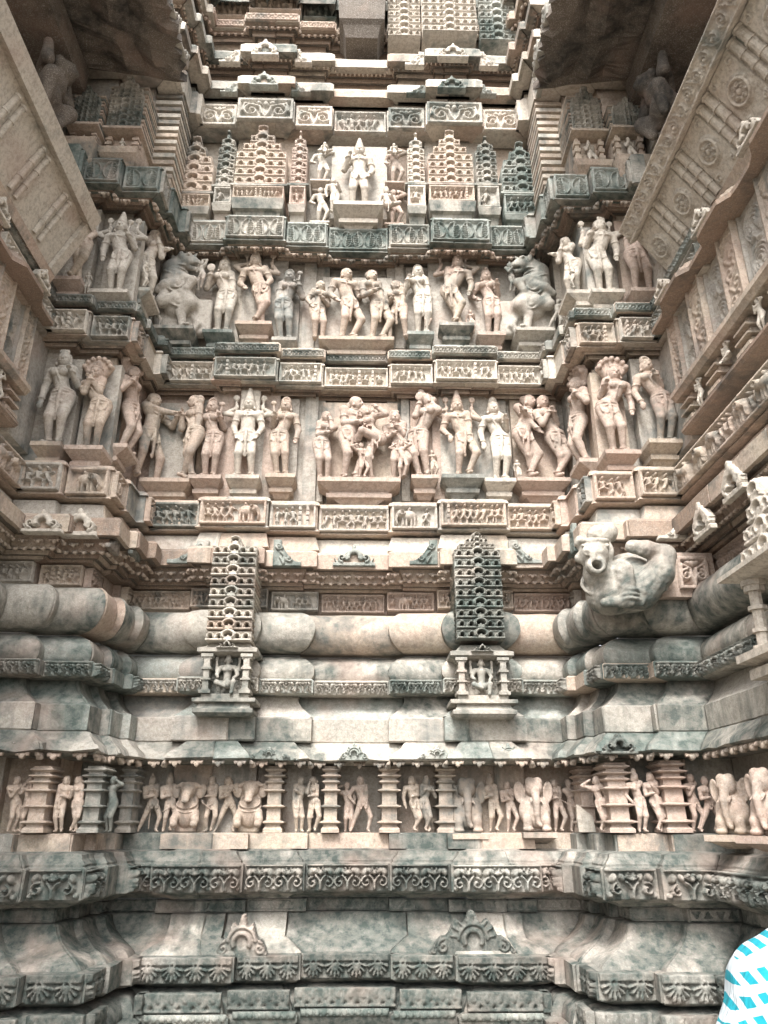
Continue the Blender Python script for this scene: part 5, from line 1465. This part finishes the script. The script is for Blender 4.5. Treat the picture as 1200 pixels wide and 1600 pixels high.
statue('brownish woman with a tiny attendant at her knee, left of the dark beast', 768, 519, 412, YS, [f(la='hip', ra='hold', hip=.03, crown='dome'), f(dx=-.24, sc=.36, crown='bun', legs='stand', detail=False, dy=-.05)], 'pinkstat', G_UP, ped=44, crown='dome')
statue('cream woman seen from behind with folded arms on the right return', 895, 470, 370, 0, [f(la='breast', ra='across', hip=.04, crown='bun', yaw=.9), f(dx=.22, sc=.34, crown='hair', legs='stand', detail=False, dy=-.04)], 'pale', G_UP, ped=56, rz=R(-90), X=CX + 1.98 - .13)
statue('cream four armed figure looking up on the right facet of the upper row', 950, 452, 341, 5.20, [f(sex='m', la='hold', ra='down', hip=-.03, lean=.02, crown='low', head=(.3, -.1), extra=((.145, .84),))], 'pale', G_UP, ped=52, crown='low')
statue('headless looking statue cut off by the right balcony rail, two legs and a post showing', 1012, 450, 330, 5.16, [f(la='down', ra='hip', hip=-.03, crown='dome', legs='apart')], 'pinkstat', G_UP, ped=54, crown='dome')

# ---- rearing horned beasts in the inner corners of the upper row
def beast(label, px, foot, top, Y, mat, mirror):
    base = at(px, foot, Y); H = at(px, top, Y)[2] - base[2]
    root = empty('rearing_beast', tuple(base)); tag(root, label, 'beast statue', G_UP)
    S = Sculpt(); S.frame((0, 0, 0), H, None, mirror); S.k = .022; S.xs = np.array([.70, 1, 1.0])
    # faces right: haunch left-bottom, chest up, neck arched, head high right, belly bulging
    S.ell((.02, 0, .34), (.20, .14, .17)); S.ell((-.06, 0, .56), (.19, .14, .20)); S.chain([(-.12, 0, .62), (-.16, -.01, .78), (-.02, -.03, .88)], [.16, .12, .09])
    S.ell((.04, -.04, .88), (.13, .09, .08)); S.cap((.06, -.05, .88), (.20, -.07, .83), .075, .055); S.cap((.10, -.05, .80), (.19, -.07, .76), .03, .025)
    S.ell((.10, -.11, .91), (.03, .025, .025), k=.01)
    for q in (0, 1, 2): S.cap((-.02 - q * .04, -.03, .94), (.03 - q * .07, -.02, 1.0), .022, .012, k=.01)
    S.cap((.14, -.06, .92), (.18, -.05, .98), .022, .01, k=.01)
    for q in range(6): t = q / 5; S.ell((-.27 + .02 * q + .0, -.03, .60 + .065 * q), (.03, .05, .035), k=.01)
    for q in range(5): S.ring((-.13 + .02 * q, -.02, .66 + .045 * q), .135 - .012 * q, .010, rotm(R(8), R(30 - 14 * q)), k=.006)
    for rr in (.11, .06): S.ring((-.02, -.145, .53), rr, .011, rotm(R(90)), k=.006)
    for rr in (.10, .055): S.ring((.04, -.135, .34), rr, .011, rotm(R(90)), k=.006)
    S.ell((.09, -.135, .905), (.018, .018, .018), k=.002); S.ell((.20, -.11, .795), (.07, .05, .013), cut=True); S.ell((-.02, -.12, .90), (.03, .03, .05), k=.006)
    for q in range(3): S.cap((.15 + .02 * q, -.13, .03), (.17 + .022 * q, -.16, .01), .012, .008, k=.003)
    S.chain([(.08, -.06, .40), (.18, -.10, .30), (.06, -.08, .20), (.10, -.08, .04)], [.10, .07, .05, .04]); S.cap((.10, -.08, .02), (.19, -.12, .015), .035, .03)
    S.chain([(-.05, -.10, .34), (-.24, -.12, .30), (-.20, -.10, .42)], [.08, .06, .05]); S.chain([(.0, -.1, .55), (-.2, -.14, .50), (-.32, -.12, .44)], [.06, .05, .04])
    S.chain([(.02, -.10, .62), (.20, -.14, .56), (.12, -.14, .46)], [.06, .045, .04])
    S.chain([(.18, 0, .26), (.30, -.02, .10), (.24, -.03, .02), (.10, -.05, .03)], [.04, .035, .03, .025])
    S.box((.05, .05, .22), (.30, .06, .22), .04)
    link('beast_body', S.mesh('beast_body', H / 100, ymax=.14), mat, root)
    S = Sculpt(); s = -1 if mirror else 1
    figure(S, (s * .20 * H, -.06 * H, .50 * H), H * .38, yaw=-.5 * s, legs='bend', la='breast', ra='head', crown='hair', detail=False, sex='m'); link('rider', S.mesh('rider', .0065, ymax=.14), mat, root)
    S = Sculpt(); figure(S, (-s * .20 * H, -.10 * H, -.0), H * .36, yaw=.6 * s, tilt=-.25 * s, legs='lunge', la='raise', ra='raise', crown='hair', detail=False, sex='m'); link('crouching_warrior', S.mesh('crouching_warrior', .0065, ymax=.14), mat, root)
    pedestal(root, wpx(60, foot, Y), .17, 'stained', .17, .30)
beast('grey horned beast rearing up with a rider, left corner of the upper row', 276, 521, 399, YS - .05, 'wall', False)
beast('dark streaked beast rearing up over a fighter, right corner of the upper row', 832, 524, 404, YS - .05, 'stained', True)

# ---- the central niche of the third row
G3 = 'figures of the small central niche'
statue('standing crowned man with broad hips on a block in the top central niche', 560, 321, 214, YS - .10, [f(sex='m', la='hold', ra='low', hip=.0, crown='cone', legs='apart', skirt=False),
       f(dx=-.30, sc=.52, sex='m', dy=.03, crown='hair', legs='stand', detail=False), f(dx=.33, sc=.5, sex='m', dy=.03, crown='dome', legs='sit', detail=False, dz=-.12),
       f(dx=-.42, sc=.30, dz=.80, dy=.03, crown='hair', legs='sit', detail=False), f(dx=.42, sc=.30, dz=.80, dy=.03, crown='hair', legs='sit', detail=False)], 'pale', G3, ped=76, crown='cone', slab=.56, drop=.22, pd=.30)
for px, foot, top, lab in ((500, 277, 232, 'upper small guardian left of the niche figure'), (499, 342, 294, 'lower small guardian left of the niche figure'), (617, 280, 232, 'upper small guardian right of the niche figure'), (616, 345, 297, 'lower small guardian right of the niche figure')):
    statue(lab, px, foot, top, YS, [f(sex='m', la='hip', ra='raise', crown='hair', legs='bend', detail=False, skirt=False, hold=(1, 'purse'))], 'pinkstat' if px > 600 else 'pale', G3, ped=30, crown='hair', drop=.10, slab=False, pd=.22)

# ------------------------------------------------------------------ THE LOW BAND: carved couples, elephants, bulls and little ringed pilasters
G4, G5, G6 = 'figures in the low band', 'ringed pilasters of the low band', 'animals of the low band'
def YB(px):
    if px < 100: return Y1 - .26
    if px < 190: return Y2 - .26
    if px < 905: return YC - .26
    if px < 960: return Y2 - .26
    return Y1 - .26
FB = 1301
def band(label, px, figs, mat='warm', Y=None, rz=0.0, X=None, top=1212, foot=FB):
    return statue(label, px, foot, top, YB(px) if Y is None else Y, figs, mat, G4, ped=30, rz=rz, crown='hair', wall_d=.13, slab=False, floor=True, X=X, cat='relief figure', name='relief_group' if len(figs) > 1 else 'relief_figure', res=.0062)
def ringed(label, px, Y=None, w=.062, mat='warm', rz=0.0, top=1198, X=None, foot=FB):
    Y = YB(px) if Y is None else Y
    b = at(px, foot, Y) if X is None else at_x(px, foot, X); H = at(px, top, b[1])[2] - b[2]
    root = empty('ringed_pilaster', (b[0], b[1], b[2]), rz); tag(root, label, 'pilaster', G5)
    def r2(m, seq):
        m.loft([[(-ww, -ww * 1.1, z), (ww, -ww * 1.1, z), (ww, .14, z), (-ww, .14, z)] for z, ww in seq])
    m = MB(); W = w
    r2(m, [(0, W * 1.05), (H * .05, W * 1.05), (H * .10, W * .78), (H * .94, W * .72), (H, W * .9)]); m.build('shaft', mat, root)
    for k, (zf, hf, wf) in enumerate(((.12, .05, 1.25), (.36, .045, 1.22), (.60, .045, 1.18), (.73, .045, 1.05), (.82, .05, 1.2), (.91, .06, 1.12))):
        m = MB(); r2(m, [(H * zf, W * .8), (H * (zf + hf * .5), W * wf), (H * (zf + hf * .75), W * wf), (H * (zf + hf * 1.2), W * .82)]); m.build('ring', mat, root)
ringed('ringed pilaster between two couples at the far left', 57)
ringed('ringed pilaster with a grey stained capital at the left facet corner', 142, mat='stained')
ringed('narrow dark ringed pilaster in the left corner of the band', 195, Y=5.62, w=.05, mat='wall')
for px, lab, w in ((427, 'ringed pilaster right of the second bull', .062), (516, 'ringed pilaster left of the pink dancer slab', .058), (608, 'ringed pilaster right of the pink dancer slab', .068), (697, 'wide ringed pilaster left of the pale elephant', .062)):
    ringed(lab, px, w=w)
ringed('red ringed pilaster in the right corner by the pale patch', 920, Y=5.55, w=.055, mat='pinkstat')
ringed('pink ringed pilaster on the right facet, left of the standing couple', 967, w=.075, mat='pinkstat', Y=5.10, top=1193)
ringed('pink ringed pilaster on the right facet, right of the standing couple', 1055, w=.075, mat='pinkstat', Y=5.04, top=1190)
st, ml = 'stand', 'm'
band('kissing couple in relief at the left picture edge', 22, [f(dx=-.10, sex=ml, yaw=.8, la='breast', ra='across', crown='hair', legs='stand', skirt=False), f(dx=.16, yaw=-.9, la='chin', ra='down', crown='bun', legs='cross', skirt=False)], Y=5.04)
band('couple standing side by side between the two left ringed pilasters', 100, [f(dx=-.10, sex=ml, la='down', ra='belly', crown='hair', hip=-.03, legs='stand', hold=(-1, 'purse')), f(dx=.14, yaw=-.2, la='breast', ra='down', hip=.03, crown='bun', legs='cross')], Y=5.06)
band('worn figure in the shadow beside the grey capped pilaster', 168, [f(sex=ml, yaw=-.4, la='hip', ra='raise', crown='hair', legs='stand', detail=False)], 'stained', Y=5.16)
band('two warriors with staffs striding left of the first bull', 244, [f(dx=-.16, sex=ml, yaw=.5, la='belly', ra='breast', crown='hair', legs='lunge', hold=(-1, 'staff'), skirt=False), f(dx=.17, sex=ml, yaw=.3, la='belly', ra='low', crown='dome', legs='bend', hold=(1, 'sword'), skirt=False)])
band('two dancers crossing sticks between the two bulls', 338, [f(dx=-.15, sex=ml, yaw=-.3, la='hip', ra='belly', crown='hair', legs='bend', hold=(-1, 'sword'), skirt=False), f(dx=.16, sex=ml, yaw=.1, la='belly', ra='hold', crown='bun', legs='lunge', hold=(1, 'sword'), skirt=False)])
band('couple leaning together right of the second bull', 475, [f(dx=-.10, sex=ml, yaw=.3, la='down', ra='across', crown='hair', legs='stand', hip=-.03), f(dx=.14, yaw=-.2, la='chin', ra='belly', hip=.03, crown='bun', legs='bend')])
band('single dancer with raised knee on a pink slab', 563, [f(dx=.0, sex=ml, yaw=.1, la='hip', ra='low', crown='hair', legs='lunge', skirt=False, mat='pinkstat'), f(dx=-.26, sc=.9, sex=ml, dy=.10, la='raise', ra='hip', crown='hair', mat='pinkstat', legs='stand', detail=False)], 'pinkstat', Y=5.80)
band('standing couple with tilted heads between two ringed pilasters', 655, [f(dx=-.12, sex=ml, yaw=.2, la='down', ra='belly', hip=.03, crown='hair', legs='cross'), f(dx=.14, yaw=-.1, la='breast', ra='hold', hip=-.03, crown='low', legs='cross')])
band('soldier standing right of the pale elephant', 770, [f(sex=ml, la='belly', ra='low', crown='dome', legs='bend', hip=.03)], 'warm')
band('figure with folded hands left of the pink elephant', 797, [f(sex=ml, la='belly', ra='breast', crown='hair', legs='bend', sc=.9, skirt=False)], 'pinkstat')
band('two pink attendants right of the pink elephant', 880, [f(dx=-.10, sex=ml, la='belly', ra='breast', crown='hair', legs='bend', sc=.95, hold=(-1, 'sword'), skirt=False), f(dx=.18, yaw=.3, la='across', ra='low', crown='bun', legs='stand', sc=.95)], 'pinkstat')
band('slim figure squeezed beside the right corner pilaster', 940, [f(yaw=-.5, la='raise', ra='hip', crown='hair', legs='cross')], 'pinkstat', Y=5.15)
band('pink crowned man and woman on the right facet', 1012, [f(dx=-.12, sex=ml, yaw=.1, la='low', ra='across', crown='dome', legs='stand'), f(dx=.17, yaw=-.2, la='belly', ra='breast', crown='bun', hip=.03, legs='cross')], 'pinkstat', Y=5.04, top=1206)
band('man bending over a striding woman at the end of the right facet', 1097, [f(dx=-.12, sex=ml, yaw=.3, la='breast', ra='across', crown='hair', legs='bend', lean=.03, skirt=False), f(dx=.12, sc=.95, yaw=.2, pitch=.15, la='belly', ra='out', crown='hair', hip=.05, legs='lunge', skirt=False)], 'pinkstat', Y=5.04, top=1208)

def elephant(label, px, top, foot, mat, kind='elephant', Y=None, rz=0.0, X=None, base_slab=True, sc=1.0):
    Y = YB(px) - .02 if Y is None else Y
    b = at(px, foot, Y) if X is None else at_x(px, foot, X); H = at(px, top, b[1])[2] - b[2]
    root = empty(kind, tuple(b), rz); tag(root, label, 'elephant' if kind == 'elephant' else 'bull', G6)
    S = Sculpt(); S.frame((0, 0, 0), H); S.k = .02
    if kind == 'elephant':
        S.ell((0, .02, .36), (.30, .20, .30)); S.ell((0, -.05, .78), (.17, .15, .18))
        for q in (-1, 1):
            S.ell((q * .075, -.07, .88), (.09, .08, .09)); S.ell((q * .27, .0, .70), (.11, .03, .20), rotm(0, q * .12, q * .3), k=.02); S.ell((q * .27, -.03, .70), (.08, .03, .15), rotm(0, q * .12, q * .3), cut=True)
            S.cap((q * .09, -.14, .58), (q * .11, -.24, .50), .025, .012, k=.01); S.ell((q * .10, -.16, .76), (.022, .016, .02), k=.008)
            S.chain([(q * .17, -.02, .34), (q * .17, -.12, .20), (q * .17, -.10, .07)], [.10, .085, .085]); S.ell((q * .17, -.13, .05), (.10, .10, .05))
        S.chain([(0, -.14, .72), (0, -.20, .52), (0, -.19, .30), (.02, -.17, .16), (.05, -.19, .12)], [.085, .07, .055, .045, .04])
        for k in range(4): S.ring((0, -.19, .30 + .08 * k), .05 + .006 * k, .008, k=.008)
        S.ring((0, -.03, .40), .26, .014, rotm(R(30)), k=.01, sq=.6)
    else:
        S.ell((0, .02, .38), (.22, .18, .30)); S.ell((0, -.05, .76), (.15, .14, .16)); S.cap((0, -.10, .76), (0, -.24, .60), .12, .075)
        S.ell((0, -.28, .56), (.075, .05, .045), k=.02)
        for q in (-1, 1):
            S.cap((q * .12, -.04, .86), (q * .22, -.04, .82), .05, .03); S.ell((q * .25, .0, .74), (.09, .03, .14), rotm(0, q * .3, q * .3), k=.02)
            S.ell((q * .09, -.15, .78), (.03, .02, .02), k=.01); S.ell((q * .035, -.325, .56), (.012, .012, .01), cut=True)
            S.chain([(q * .16, -.05, .34), (q * .20, -.17, .22), (q * .18, -.18, .14)], [.09, .075, .06]); S.ell((q * .19, -.21, .15), (.07, .07, .06))
        S.ring((0, -.06, .52), .19, .016, rotm(R(40)), k=.01, sq=.8); S.ring((0, -.04, .46), .21, .012, rotm(R(40)), k=.01, sq=.8)
    S.box((0, .10, .42), (.20, .10, .42), .04)
    link('animal_body', S.mesh('animal_body', max(.0048, H / 90), ymax=.15), mat, root)
    if base_slab:
        m = MB(); w = H * .32; m.rects([(-.075, w * .55, .16), (-.04, w * .9, .26), (-.035, w, .30), (-.001, w, .30)], yb=.15); m.build('base_slab', mat, root)
    return root
elephant('bull head and chest with a broken pale muzzle, left of the crossing dancers', 289, 1214, FB, 'warm', 'bull', base_slab=False)
elephant('second bull with a long pale snout, right of the crossing dancers', 388, 1212, FB, 'warm', 'bull', base_slab=False)
elephant('pale elephant head with curling trunk on a pointed bracket', 731, 1212, 1302, 'warm', Y=YC - .28)
elephant('pink elephant facing front on a dark bracket base', 838, 1212, 1300, 'pinkstat', Y=YC - .34)
elephant('large pink elephant bust on the right wall, farther of two', 1150, 1206, 1304, 'warm', Y=4.66, rz=R(-55))
elephant('large pink elephant bust on the right wall at the picture edge', 1208, 1196, 1306, 'pinkstat', Y=4.15, rz=R(-65))

# pale mortar patch
pb = at(917, 1300, 5.42); m = MB(); m.loft([[(-.05, -.0, 0), (.06, 0, 0), (.06, .03, 0), (-.05, .03, 0)], [(-.055, 0, .10), (.05, 0, .09), (.05, .03, .09), (-.055, .03, .10)], [(-.05, 0, .17), (-.02, 0, .15), (-.02, .03, .15), (-.05, .03, .17)]])
o = m.build('plaster_patch', 'pale', wall); o.location = tuple(pb)

# ------------------------------------------------------------------ THE CROUCHING GARGOYLE over the round roll on the right
def gargoyle():
    Y = 5.0
    b = at(965, 960, Y - .22); S = Sculpt()
    p0 = lambda px, py, dy=0.0: at(px, py, Y - .22 + dy) - b
    root = empty('gargoyle', tuple(b)); tag(root, 'open mouthed crouching gargoyle with a cap leaning out over the round roll', 'gargoyle')
    S.frame(); S.k = .06
    C = lambda px, py, dy, r: S.ell(p0(px, py, dy), r)
    C(958, 915, .05, (.17, .16, .16)); C(985, 925, .08, (.19, .16, .13)); C(950, 935, .03, (.13, .12, .10)); C(985, 905, .10, (.15, .15, .15))
    S.ell(p0(928, 866, -.10), (.092, .10, .110), k=.03); S.ell(p0(931, 884, -.15), (.068, .07, .055), k=.02)
    S.k = .03
    S.cap(p0(935, 896, -.03), p0(950, 918, .05), .10, .13)
    # cap, ears, brow, cheeks, muzzle rim round the open mouth
    S.ell(p0(938, 836, -.03), (.09, .07, .07)); S.ell(p0(952, 832, .02), (.055, .06, .07)); S.ring(p0(927, 846, -.10), .085, .018, rotm(R(15)), k=.01)
    S.ell(p0(906, 848, -.06), (.035, .03, .05)); S.ell(p0(952, 862, -.05), (.03, .04, .06)); S.ell(p0(905, 872, -.06), (.03, .03, .03))
    for px in (917, 938): S.ell(p0(px, 861, -.185), (.027, .022, .020), k=.006); S.ring(p0(px, 861, -.185), .026, .007, rotm(R(90)), k=.004)
    S.ell(p0(927, 868, -.20), (.022, .026, .032), k=.01)
    S.ring(p0(932, 883, -.205), .042, .018, rotm(R(80)), k=.01, sq=1.0)
    S.ell(p0(932, 884, -.20), (.033, .17, .031), cut=True)
    for q in range(7): S.ell(p0(912 + 6 * q, 853 - 3 * math.sin(q * .5), -.16), (.018, .02, .014), k=.004)
    # arm bent with bangles, forearm down the belly; thigh and bent knee to the right
    S.k = .02
    S.cap(p0(975, 892, -.12), p0(983, 938, -.10), .062, .052)
    for k in range(3): S.ring(p0(983, 926 + 7 * k, -.10), .058, .011, rotm(R(-8)), k=.006)
    S.cap(p0(945, 942, -.10), p0(1000, 940, -.10), .030, .034)
    S.chain([p0(1000, 925, -.02), p0(1030, 895, -.06), p0(1038, 868, -.05)], [.12, .095, .075]); S.chain([p0(1038, 868, -.05), p0(1010, 858, -.08), p0(988, 854, -.08)], [.07, .055, .045])
    S.ring(p0(1022, 905, -.05), .095, .012, rotm(R(50), R(40)), k=.008)
    S.ring(p0(946, 908, .0), .15, .012, rotm(R(50), R(-25)), k=.008)
    S.ell(p0(990, 900, .20), (.22, .14, .16), k=.05)
    link('body', S.mesh('body', .008, rough=.0035), 'stained', root)
    # the block it grows from
    c = at(1070, 905, Y) - b
    m = MB(); m.box(c[0] - .22, c[0] + .16, .10, .62, c[2] - .16, c[2] + .15); o = m.build('rear_block', 'pinkstat', root)
    me = relief_mesh('scrollpanel', .20, .22, .006, .03); link('leaf_panel', me, 'pinkstat', root, (c[0] - .10, .098, c[2] - .11))
    return root
gargoyle()

# ------------------------------------------------------------------ the visitor at the lower right corner
def checks():
    m = bpy.data.materials.new('turquoise_check_cloth'); m.use_nodes = True; nt = m.node_tree; bs = nt.nodes['Principled BSDF']
    tc = nt.nodes.new('ShaderNodeTexCoord'); v = _map(nt, tc.outputs['Object'], scale=(1, 1, 1)); v2 = nt.nodes.new('ShaderNodeMapping'); nt.links.new(v, v2.inputs[0]); v2.inputs['Rotation'].default_value = (0, R(28), R(10))
    sp = nt.nodes.new('ShaderNodeSeparateXYZ')
    ns = nt.nodes.new('ShaderNodeTexNoise'); ns.inputs['Scale'].default_value = 14; nt.links.new(tc.outputs['Object'], ns.inputs['Vector'])
    mx = nt.nodes.new('ShaderNodeMix'); mx.data_type = 'VECTOR'; mx.inputs[0].default_value = .012; nt.links.new(v2.outputs[0], mx.inputs[4]); nt.links.new(ns.outputs['Color'], mx.inputs[5]); nt.links.new(mx.outputs[1], sp.inputs[0])
    def wave(out, f, th, ph=0):
        a = nt.nodes.new('ShaderNodeMath'); a.operation = 'MULTIPLY'; nt.links.new(out, a.inputs[0]); a.inputs[1].default_value = f
        b = nt.nodes.new('ShaderNodeMath'); b.operation = 'SINE'; nt.links.new(a.outputs[0], b.inputs[0]); return _ramp(nt, _add(b.outputs[0]), [(th, 0), (th + .06, 1)])
    def _add(o):
        a = nt.nodes.new('ShaderNodeMath'); a.operation = 'MULTIPLY_ADD'; nt.links.new(o, a.inputs[0]); a.inputs[1].default_value = .5; a.inputs[2].default_value = .5; return a.outputs[0]
    wx = wave(sp.outputs['X'], 300, .40); wz = wave(sp.outputs['Z'], 290, .40)
    a = nt.nodes.new('ShaderNodeMath'); a.operation = 'MULTIPLY'; nt.links.new(wx, a.inputs[0]); nt.links.new(wz, a.inputs[1])
    col = _mixc(nt, a.outputs[0], (.42, .47, .49), (.0, .20, .25)); nt.links.new(col, bs.inputs['Base Color']); bs.inputs['Roughness'].default_value = .9
    bp = nt.nodes.new('ShaderNodeBump'); bp.inputs['Distance'].default_value = .03; bp.inputs['Strength'].default_value = .6; nt.links.new(_noise(nt, _map(nt, tc.outputs['Object'], scale=(1, 1, .35)), 16, 3, .6, .8), bp.inputs['Height']); nt.links.new(bp.outputs[0], bs.inputs['Normal'])
    return m
def plain(name, c, r=.8):
    m = bpy.data.materials.new(name); m.use_nodes = True; b = m.node_tree.nodes['Principled BSDF']; b.inputs['Roughness'].default_value = r
    nt = m.node_tree; n = _noise(nt, _nd(nt, 'ShaderNodeTexCoord').outputs['Object'], 60, 3, .6); nt.links.new(_mixc(nt, n, tuple(x * .85 for x in c), tuple(min(1, x * 1.15) for x in c)), b.inputs['Base Color']); return m
def person():
    sh = at(1192, 1508, 1.25)
    x0 = float(sh[0]); zs = float(sh[2])
    root = empty('person', (x0 + .20, 1.30, 0)); tag(root, 'person in a white and turquoise checked shirt, only one shoulder and sleeve in view', 'person')
    # body standing, left arm a little away from the trunk; x is relative to the neck
    S = Sculpt(); S.frame(); S.k = .05
    S.cap((0, 0, zs + .02), (.01, -.01, zs + .12), .055); S.ell((.03, 0, zs + .24), (.075, .095, .115)); S.ell((.03, .03, zs + .19), (.06, .07, .07))
    S.ell((.03, .105, zs + .22), (.014, .02, .025), k=.01)
    for q in (-1, 1): S.ell((.03 + q * .078, 0, zs + .22), (.012, .022, .03), k=.01)
    for q in (-1, 1):
        el = (q * .30, .0, zs - .28); ha = (q * .30, .10, zs - .52)
        S.cap(el, ha, .036, .026); S.ell((ha[0], ha[1] + .01, ha[2] - .05), (.022, .038, .05), k=.02)
        for k in range(4): S.chain([(ha[0], ha[1] - .02 + .02 * k, ha[2] - .08), (ha[0] - q * .006, ha[1] - .018 + .02 * k, ha[2] - .12), (ha[0] - q * .02, ha[1] - .015 + .02 * k, ha[2] - .145 - .006 * (k in (1, 2)))], [.0095, .0085, .0075], k=.004)
        S.chain([(ha[0], ha[1] + .04, ha[2] - .03), (ha[0] - q * .01, ha[1] + .065, ha[2] - .07), (ha[0] - q * .012, ha[1] + .07, ha[2] - .095)], [.011, .010, .008], k=.006)
        S.chain([(q * .09, 0, .9), (q * .11, .01, .48), (q * .11, -.02, .10)], [.09, .06, .042])
    S.cap((-.08, 0, .95), (.08, 0, .95), .10)
    link('body', S.mesh('body', .012), plain('skin', (.30, .18, .12)), root)
    S = Sculpt(); S.frame(); S.k = .05
    S.cap((-.10, 0, zs - .08), (.10, 0, zs - .08), .12, .12); S.cap((0, 0, zs - .1), (0, 0, zs - .55), .165, .17); S.cap((-.07, 0, zs - .55), (.07, 0, zs - .55), .13)
    S.cap((-.12, 0, zs - .045), (.12, 0, zs - .045), .07)
    S.ring((.0, 0, zs + .03), .066, .02, rotm(R(8)), k=.02)
    for q in (-1, 1):
        S.cap((q * .16, 0, zs - .065), (q * .27, .0, zs - .26), .066, .085, k=.03); S.ring((q * .275, 0, zs - .25), .068, .014, rotm(0, -q * R(30), 0), k=.01)
        S.ell((q * .175, .0, zs - .03), (.05, .065, .045), k=.02)
    link('shirt', S.mesh('shirt', .009, rough=.005), checks(), root)
    S = Sculpt(); S.frame(); S.k = .04
    S.cap((-.07, 0, .92), (.07, 0, .92), .125)
    for q in (-1, 1): S.chain([(q * .09, 0, .9), (q * .11, .01, .48), (q * .11, -.01, .07)], [.105, .085, .075])
    link('trousers', S.mesh('trousers', .016), plain('dark_trousers', (.04, .045, .06)), root)
    S = Sculpt(); S.frame(); S.k = .03
    S.ell((.03, -.025, zs + .28), (.085, .10, .10)); S.ell((.03, -.06, zs + .22), (.075, .06, .09)); link('hair', S.mesh('hair', .01), plain('black_hair', (.012, .010, .010), .5), root)
    for q in (-1, 1):
        S = Sculpt(); S.frame(); S.k = .03; S.cap((q * .11, -.05, .045), (q * .12, .14, .035), .045, .034); link('shoe', S.mesh('shoe', .01), plain('shoe_leather', (.05, .03, .02)), root)
person()
for _o in bpy.data.objects: _o.select_set(False)
